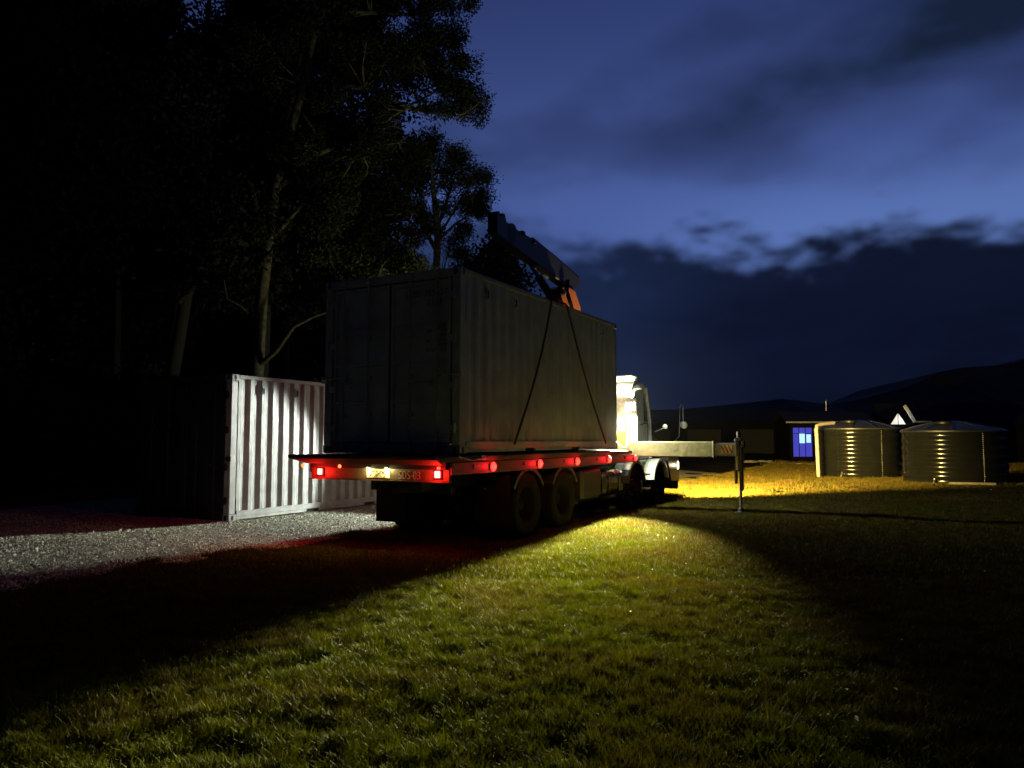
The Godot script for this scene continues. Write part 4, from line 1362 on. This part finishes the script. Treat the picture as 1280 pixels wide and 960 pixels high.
	st = mb()
	lathe(st, [Vector2(0.165, -0.02), Vector2(0.16, 0.02), Vector2(0.075, 0.05), Vector2(0.06, 0.11), Vector2(0.0, 0.12)], 20, Transform3D(Basis(), Vector3(0.02, 0, 0)))
	part(leg, "foot_pad", st, M.black_steel)

func make_load() -> void:
	var p := Vector3(-1.7818, 1.33, -11.0777)
	var o := thing("shipping_container", "grey shipping container riding on the truck's deck, doors to the rear", "container", p, YAW)
	container(o, M.grey_box, M.grey_door, 0.024)
	lettering(o, "marking", "SKYU 285427 4", Vector3(0.685, 2.27, -0.032), 0.085, M.ink, 0.0, 0.95, "Droid Sans Mono")
	lettering(o, "marking", "22G1", Vector3(0.77, 2.13, -0.032), 0.085, M.ink, 0.0, 1.0, "Droid Sans Mono")
	lettering(o, "marking", "0", Vector3(-0.40, 1.68, -0.032), 0.10, M.ink)
	var rows := ["MAX.GR. 24000", "       52910", "TARE     2230", "         4920", "NET     21770", "        47990", "CU.CAP.  33.2"]
	for k in rows.size():
		lettering(o, "marking", rows[k], Vector3(0.80, 1.86 - k * 0.068, -0.032), 0.045, M.ink, 0.0, 0.72, "Droid Sans Mono")
	# the sling that goes over the box
	for s in [[2.84, 1.49, "black lifting strap down the container side, nearer the doors"], [3.47, 5.29, "black lifting strap down the container side, nearer the cab"]]:
		var st := mb()
		var pts := []
		var x := 1.262
		for k in 9:
			var u := k / 8.0
			var al := lerpf(s[1], s[0], u) + sin(u * PI) * (0.13 if s[1] < 3.0 else -0.10)
			pts.append(Vector3(x, 1.33 + lerpf(0.13, CH - 0.02, u), -al))
		pts.append(Vector3(1.22, 1.33 + CH + 0.022, -s[0]))
		pts.append(Vector3(0.6, 1.33 + CH + 0.04, -lerpf(s[0], 3.15, 0.5)))
		pts.append(Vector3(0.0, 1.33 + CH + 0.10, -3.15))
		var rr := []
		for k in pts.size(): rr.append(0.019)
		tube(st, pts, rr, 6)
		var q := part(self, "lifting_strap", st, M.strap)
		q.position = Vector3(-1.7818, 0, -11.0777)
		q.rotation.y = YAW
		tag(q, s[2], "strap", "straps over the grey container")
	# twist lock and ratchet at the rear right corner of the deck
	var st := mb()
	tube(st, [Vector3(1.26, 1.30, 0.10), Vector3(1.27, 1.24, -0.25), Vector3(1.28, 1.27, -0.52)], [0.012, 0.012, 0.012], 6)
	box(st, Vector3(1.275, 1.285, -0.52), Vector3(0.05, 0.07, 0.12), 0.01)
	tube(st, [Vector3(1.24, 1.40, 0.05), Vector3(1.27, 1.30, 0.08), Vector3(1.26, 1.27, 0.02)], [0.012, 0.012, 0.012], 6)
	var q := part(self, "load_binder", st, M.galv)
	q.position = Vector3(-1.7818, 0, -11.0777)
	q.rotation.y = YAW
	tag(q, "steel load binder hooked on the deck rail at the rear right corner", "load binder")
	# the white one on the gravel
	var yaw2 := -0.482
	var c := Vector2(-4.94, 13.55)
	var ctr := Vector3(c.x - CW * 0.5 * cos(yaw2), 0.10, -c.y - CW * 0.5 * -sin(yaw2) * -1.0)
	ctr.z = -(c.y + CW * 0.5 * sin(-yaw2))
	var w := thing("shipping_container", "white corrugated shipping container with door end coloured dark as shade, standing on gravel left of truck", "container", ctr, yaw2)
	container(w, M.white_box, M.shaded_door, 0.048)

# ------------------------------------------------------------------ yard at the right
func water_tank(label: String, x: float, f: float, r: float, h: float) -> void:
	var gy := ground_y(x, f) - 0.03
	var o := thing("water_tank", label, "water tank", Vector3(x, gy, -f), 0.0, "dark corrugated water tanks")
	var st := mb()
	var prof := []
	var ribs := 6
	for k in ribs * 8 + 1:
		var y := h * k / (ribs * 8.0)
		prof.append(Vector2(r - 0.015 + 0.015 * cos(TAU * k / 8.0), y))
	# smooth turned wall
	var sides := 72
	for i in prof.size() - 1:
		for k in sides:
			var vs := []
			for w in [[i, k], [i, k + 1], [i + 1, k + 1], [i + 1, k]]:
				var i0: int = w[0]
				var p: Vector2 = prof[i0]
				var q: Vector2 = prof[mini(i0 + 1, prof.size() - 1)] - prof[maxi(i0 - 1, 0)]
				var nn := Vector2(q.y, -q.x).normalized()
				var an: float = TAU * w[1] / sides
				vs.append([Vector3(p.x * cos(an), p.y, p.x * sin(an)), Vector3(nn.x * cos(an), nn.y, nn.x * sin(an))])
			for j: int in [0, 1, 2, 0, 2, 3]:
				st.set_normal(vs[j][1])
				st.set_uv(Vector2.ZERO)
				st.add_vertex(vs[j][0])
	part(o, "tank_wall", st, M.tank)
	st = mb()
	lathe(st, [Vector2(r + 0.04, h - 0.03), Vector2(r + 0.04, h + 0.02), Vector2(r * 0.75, h + 0.17), Vector2(r * 0.35, h + 0.33), Vector2(r * 0.12, h + 0.38), Vector2(0.0, h + 0.38)], 36)
	var roof := part(o, "tank_roof", st, M.tank_roof)
	st = mb()
	for k in 12:
		var an := TAU * k / 12.0
		var e := Vector3(cos(an), 0, sin(an))
		tube(st, [e * (r + 0.03) + Vector3(0, h + 0.03, 0), e * r * 0.75 + Vector3(0, h + 0.185, 0), e * r * 0.35 + Vector3(0, h + 0.345, 0)], [0.018, 0.018, 0.018], 5)
	part(roof, "roof_ribs", st, M.tank_roof).set_meta("kind", "stuff")
	st = mb()
	var out := Vector3(-x, 0, f).normalized().rotated(Vector3.UP, -0.35)
	tube(st, [out * (r - 0.02) + Vector3(0, 0.16, 0), out * (r + 0.10) + Vector3(0, 0.16, 0), out * (r + 0.16) + Vector3(0, 0.10, 0), out * (r + 0.16) + Vector3(0, 0.0, 0)], [0.03, 0.03, 0.03, 0.03], 8)
	box(st, out * (r + 0.07) + Vector3(0, 0.22, 0), Vector3(0.05, 0.06, 0.05), 0.01)
	part(o, "outlet_tap", st, M.galv)
	st = mb()
	lathe(st, [Vector2(0.24, h + 0.26), Vector2(0.25, h + 0.33), Vector2(0.22, h + 0.36), Vector2(0.0, h + 0.37)], 20, Transform3D(Basis(), out * r * 0.45))
	part(roof, "inlet_strainer", st, M.black_steel)
	# a seam of bolts down the wall
	st = mb()
	var dirv := Vector3(-x, 0, f).normalized().rotated(Vector3.UP, 0.55)
	for k in 26: box(st, dirv * (r + 0.004) + Vector3(0, 0.06 + k * h / 27.0, 0), Vector3(0.03, 0.03, 0.03), 0.008)
	part(o, "bolt_seam", st, M.galv).set_meta("kind", "stuff")

func make_yard() -> void:
	water_tank("left water tank, dark corrugated, with a white pipe at its left side", 14.8, 33.1, 1.72, 2.02)
	water_tank("right water tank, nearer and partly lost in the dark", 16.05, 28.1, 1.70, 1.88)
	var st := mb()
	var pipes := [
		["downpipe", "white plastic pipe rising left of the left water tank and bending onto its roof", [Vector3(12.62, -0.1, 31.9), Vector3(12.60, 1.2, 31.9), Vector3(12.58, 1.95, 31.9), Vector3(12.64, 2.10, 32.0), Vector3(12.95, 2.18, 32.2), Vector3(13.6, 2.24, 32.6)], 0.075],
		["ground_pipe", "white plastic pipe lying along the foot of the right water tank", [Vector3(14.75, 0.06, 26.15), Vector3(15.4, 0.06, 26.0), Vector3(16.1, 0.05, 25.8)], 0.045],
		["ground_pipe", "pale pipe lying on the far lawn before the sheds", [Vector3(15.2, 0.12, 46.0), Vector3(16.6, 0.12, 45.0), Vector3(17.6, 0.10, 44.4)], 0.05]]
	for p: Array in pipes:
		st = mb()
		var o := Vector3(p[2][0].x, 0, -p[2][0].z)
		var pts := []
		var rr := []
		for v: Vector3 in p[2]:
			pts.append(Vector3(v.x, v.y, -v.z) - o)
			rr.append(p[3])
		tube(st, pts, rr, 12)
		var q := part(self, p[0], st, M.pvc)
		q.position = o
		tag(q, p[1], "pipe")
	# the shed with a lit window
	var h := thing("tin_shed", "dark shed with blue lit window left of the water tanks", "shed", Vector3(20.2, 0, -48.5), -0.12)
	st = mb()
	box(st, Vector3(-0.8, 1.2, 0), Vector3(4.6, 2.8, 4.0))
	for sx: float in [-3.098, 1.498]: face(st, [Vector3(sx, 2.6, 2.0), Vector3(sx, 2.6, -2.0), Vector3(sx, 3.24, 0)], Vector3(sx, 0, 0))
	part(h, "wall", st, M.wall_dark)
	st = mb()
	face(st, [Vector3(-3.4, 2.62, 2.3), Vector3(1.8, 2.62, 2.3), Vector3(1.8, 3.3, 0), Vector3(-3.4, 3.3, 0)], Vector3(0, 1, 1))
	face(st, [Vector3(-3.4, 2.62, -2.3), Vector3(1.8, 2.62, -2.3), Vector3(1.8, 3.3, 0), Vector3(-3.4, 3.3, 0)], Vector3(0, 1, -1))
	face(st, [Vector3(-3.4, 2.55, 2.3), Vector3(1.8, 2.55, 2.3), Vector3(1.8, 2.62, 2.3), Vector3(-3.4, 2.62, 2.3)], Vector3(0, 0, 1))
	part(h, "roof", st, M.roof_dark)
	st = mb()
	tube(st, [Vector3(-3.4, 2.58, 2.36), Vector3(1.8, 2.58, 2.36)], [0.06, 0.06], 8)
	part(h, "gutter", st, M.galv)
	var wx := -2.38
	var win := node(h, "window", Vector3(wx, 1.38, 2.02))
	st = mb()
	for sx: float in [-1.0, 1.0]: box(st, Vector3(sx * 0.58, 0, 0), Vector3(0.06, 1.86, 0.08), 0.008)
	for y: float in [-0.90, 0.90]: box(st, Vector3(0, y, 0), Vector3(1.1, 0.06, 0.08), 0.008)
	for x: float in [-0.20, 0.17]: box(st, Vector3(x, 0, 0.005), Vector3(0.035, 1.74, 0.05))
	box(st, Vector3(0, 0.52, 0.004), Vector3(1.1, 0.03, 0.045))
	part(win, "window_frame", st, M.wall_dark)
	st = mb()
	box(st, Vector3(0, 0, -0.004), Vector3(1.1, 1.74, 0.01))
	part(win, "pane", st, M.window_blue)
	st = mb()
	box(st, Vector3(-0.02, 0.24, 0.008), Vector3(0.32, 0.60, 0.006))
	box(st, Vector3(0.36, 0.22, 0.008), Vector3(0.26, 0.50, 0.006))
	part(win, "lit_curtain", st, M.window_pale)
	# long low shed farther left
	var l := thing("long_shed", "long low dark shed across the back of the yard", "shed", Vector3(13.0, 0, -66.0), -0.30)
	st = mb()
	box(st, Vector3(2.0, 1.4, 0), Vector3(17.0, 3.2, 6.0))
	part(l, "wall", st, M.wall_dark)
	st = mb()
	face(st, [Vector3(-6.8, 3.0, 3.3), Vector3(10.8, 3.0, 3.3), Vector3(10.8, 4.1, 0), Vector3(-6.8, 4.1, 0)], Vector3(0, 1, 1))
	face(st, [Vector3(-6.8, 3.0, -3.3), Vector3(10.8, 3.0, -3.3), Vector3(10.8, 4.1, 0), Vector3(-6.8, 4.1, 0)], Vector3(0, 1, -1))
	part(l, "roof", st, M.roof_dark)
	for k in 4:
		st = mb()
		box(st, Vector3(-4.5 + k * 4.0, 1.2, 3.02), Vector3(2.6, 2.3, 0.05), 0.01)
		part(l, "roller_door", st, M.roof_dark)
	# house behind the tanks with a white gable
	var g := thing("house", "dark house behind the water tanks with small white gable", "house", Vector3(27.2, 0, -49.5), -0.25)
	st = mb()
	box(st, Vector3(1.2, 1.1, 0), Vector3(9.0, 2.7, 5.0))
	part(g, "wall", st, M.wall_dark)
	st = mb()
	face(st, [Vector3(-3.5, 2.45, 2.9), Vector3(6.2, 2.45, 2.9), Vector3(6.2, 3.9, 0), Vector3(-3.5, 3.9, 0)], Vector3(0, 1, 1))
	face(st, [Vector3(-3.5, 2.45, -2.9), Vector3(6.2, 2.45, -2.9), Vector3(6.2, 3.9, 0), Vector3(-3.5, 3.9, 0)], Vector3(0, 1, -1))
	face(st, [Vector3(-3.4, 2.45, 2.5), Vector3(-3.4, 2.45, -2.5), Vector3(-3.4, 3.85, 0)], Vector3(-1, 0, 0))
	face(st, [Vector3(5.8, 2.45, 2.5), Vector3(5.8, 2.45, -2.5), Vector3(5.8, 3.85, 0)], Vector3(1, 0, 0))
	part(g, "roof", st, M.roof_dark)
	var gab := node(g, "gable_window", Vector3(-2.85, 0, 3.0))
	st = mb()
	for sx: float in [-1.0, 1.0]:
		face(st, [Vector3(sx * 0.015, 3.14, 0), Vector3(sx * 0.015, 2.47, 0), Vector3(sx * 0.42, 2.47, 0)], Vector3(0, 0, 1))
	part(gab, "pane", st, M.window_white)
	st = mb()
	box(st, Vector3(0.0, 2.8, 0.01), Vector3(0.03, 0.68, 0.03))
	box(st, Vector3(0.0, 2.44, 0.0), Vector3(0.92, 0.05, 0.05))
	for sx: float in [-1.0, 1.0]:
		face(st, [Vector3(0, 3.20, -0.01), Vector3(0, 3.20, -1.4), Vector3(sx * 0.47, 2.45, -1.4), Vector3(sx * 0.47, 2.45, -0.01)], Vector3(sx, 1, 0))
	part(gab, "gable_frame", st, M.wall_dark)
	st = mb()
	box(st, Vector3(-2.75, 1.15, 2.72), Vector3(1.1, 2.5, 0.5))
	part(g, "porch_wall", st, M.wall_dark)
	lamp_light(g, Vector3(-2.65, 2.75, 3.25), Color(1.0, 0.95, 0.8), 0.5, 0.2)
	var slit := node(g, "window", Vector3(-2.72, 1.24, 3.0))
	st = mb()
	for k: Vector2 in [Vector2(0.18, 1.30), Vector2(-0.80, 0.12)]: box(st, Vector3(0, k.x, 0.0), Vector3(0.26, k.y, 0.02))
	part(slit, "pane", st, M.window_white)
	st = mb()
	box(st, Vector3(0, 0, -0.03), Vector3(0.36, 1.8, 0.04))
	part(slit, "window_frame", st, M.wall_dark)
	st = mb()
	box(st, Vector3(-2.20, 3.12, 3.05), Vector3(0.20, 1.18, 0.05), 0.01, Basis(Vector3(0, 0, 1), 0.50))
	part(g, "barge_board", st, M.white_trim)
	st = mb()
	box(st, Vector3(-1.45, 2.62, 3.02), Vector3(0.9, 0.10, 0.06), 0.01)
	part(g, "fascia", st, M.white_trim)
	# pole on the yard
	st = mb()
	tube(st, [Vector3(0, 0, 0), Vector3(0, 4.1, 0)], [0.05, 0.035], 8)
	var q := part(self, "yard_pole", st, M.galv)
	q.position = Vector3(20.4, 0, -50.0)
	q.set_meta("label", "thin bare pole rising behind the blue windowed shed")
	q.set_meta("category", "pole")
	# rocks at the far edge of the lawn
	rng.seed = 88
	var rocks := [[14.4, 46.5, 0.30, "low pale rock on the far lawn right of the stabiliser leg"], [15.4, 47.0, 0.22, "smaller pale rock beside the low one on the far lawn"]]
	for r: Array in rocks:
		st = mb()
		for k in 3: box(st, Vector3(k * 0.25 - 0.25, 0.1, 0), Vector3(0.4, 0.3, 0.3) * rng.randf_range(0.7, 1.2), 0.08, Basis(Vector3.UP, rng.randf() * 3.0))
		var o := part(self, "rock", st, M.gravel)
		o.position = Vector3(r[0], 0.02, -r[1])
		tag(o, r[3], "rock", "rocks on the far lawn")

func _ready() -> void:
	var cam := Camera3D.new()
	cam.name = "camera"
	cam.position = Vector3(0, 1.527, 0)
	cam.rotation_degrees = Vector3(4.139, 0, 0)
	cam.fov = 53.0
	cam.near = 0.05
	cam.far = 1200.0
	add_child(cam)
	make_materials()
	var env := Environment.new()
	env.background_mode = Environment.BG_SKY
	var sky := Sky.new()
	sky.sky_material = make_sky()
	env.sky = sky
	env.background_energy_multiplier = 1.0
	env.tonemap_mode = Environment.TONE_MAPPER_LINEAR
	env.tonemap_exposure = 1.0
	env.sdfgi_enabled = true
	env.ssao_enabled = true
	env.ssil_enabled = true
	var we := WorldEnvironment.new()
	we.name = "world"
	we.environment = env
	add_child(we)
	var sun := DirectionalLight3D.new()
	sun.name = "last_daylight"
	sun.light_color = Color(0.55, 0.68, 1.0)
	sun.light_energy = 0.002
	sun.light_angular_distance = 30.0
	sun.shadow_enabled = true
	add_child(sun)
	sun.look_at_from_position(Vector3(60, 60, -200), Vector3.ZERO)
	make_ground()
	make_distance()
	make_yard()
	make_trees()
	make_load()
	make_truck()
	make_crane()
	make_gravel()
	make_grass()
	make_litter()
	env.volumetric_fog_enabled = true
	env.volumetric_fog_density = 0.0
	var fm := FogMaterial.new()
	fm.density = 0.0006
	fm.albedo = Color(0.95, 0.97, 1.0)
	var fv := FogVolume.new()  # added haze, gives the work lamp a soft halo of glare
	fv.name = "added_lamp_haze"
	fv.shape = RenderingServer.FOG_VOLUME_SHAPE_ELLIPSOID
	fv.size = Vector3(5.0, 2.8, 5.0)
	fv.material = fm
	var hz := from_truck(1.6, 6.9)
	fv.position = Vector3(hz.x, 2.6, -hz.y)
	add_child(fv)
	tag(fv, "faint haze added round the work lamp behind the cab for its glare", "", "", "stuff")
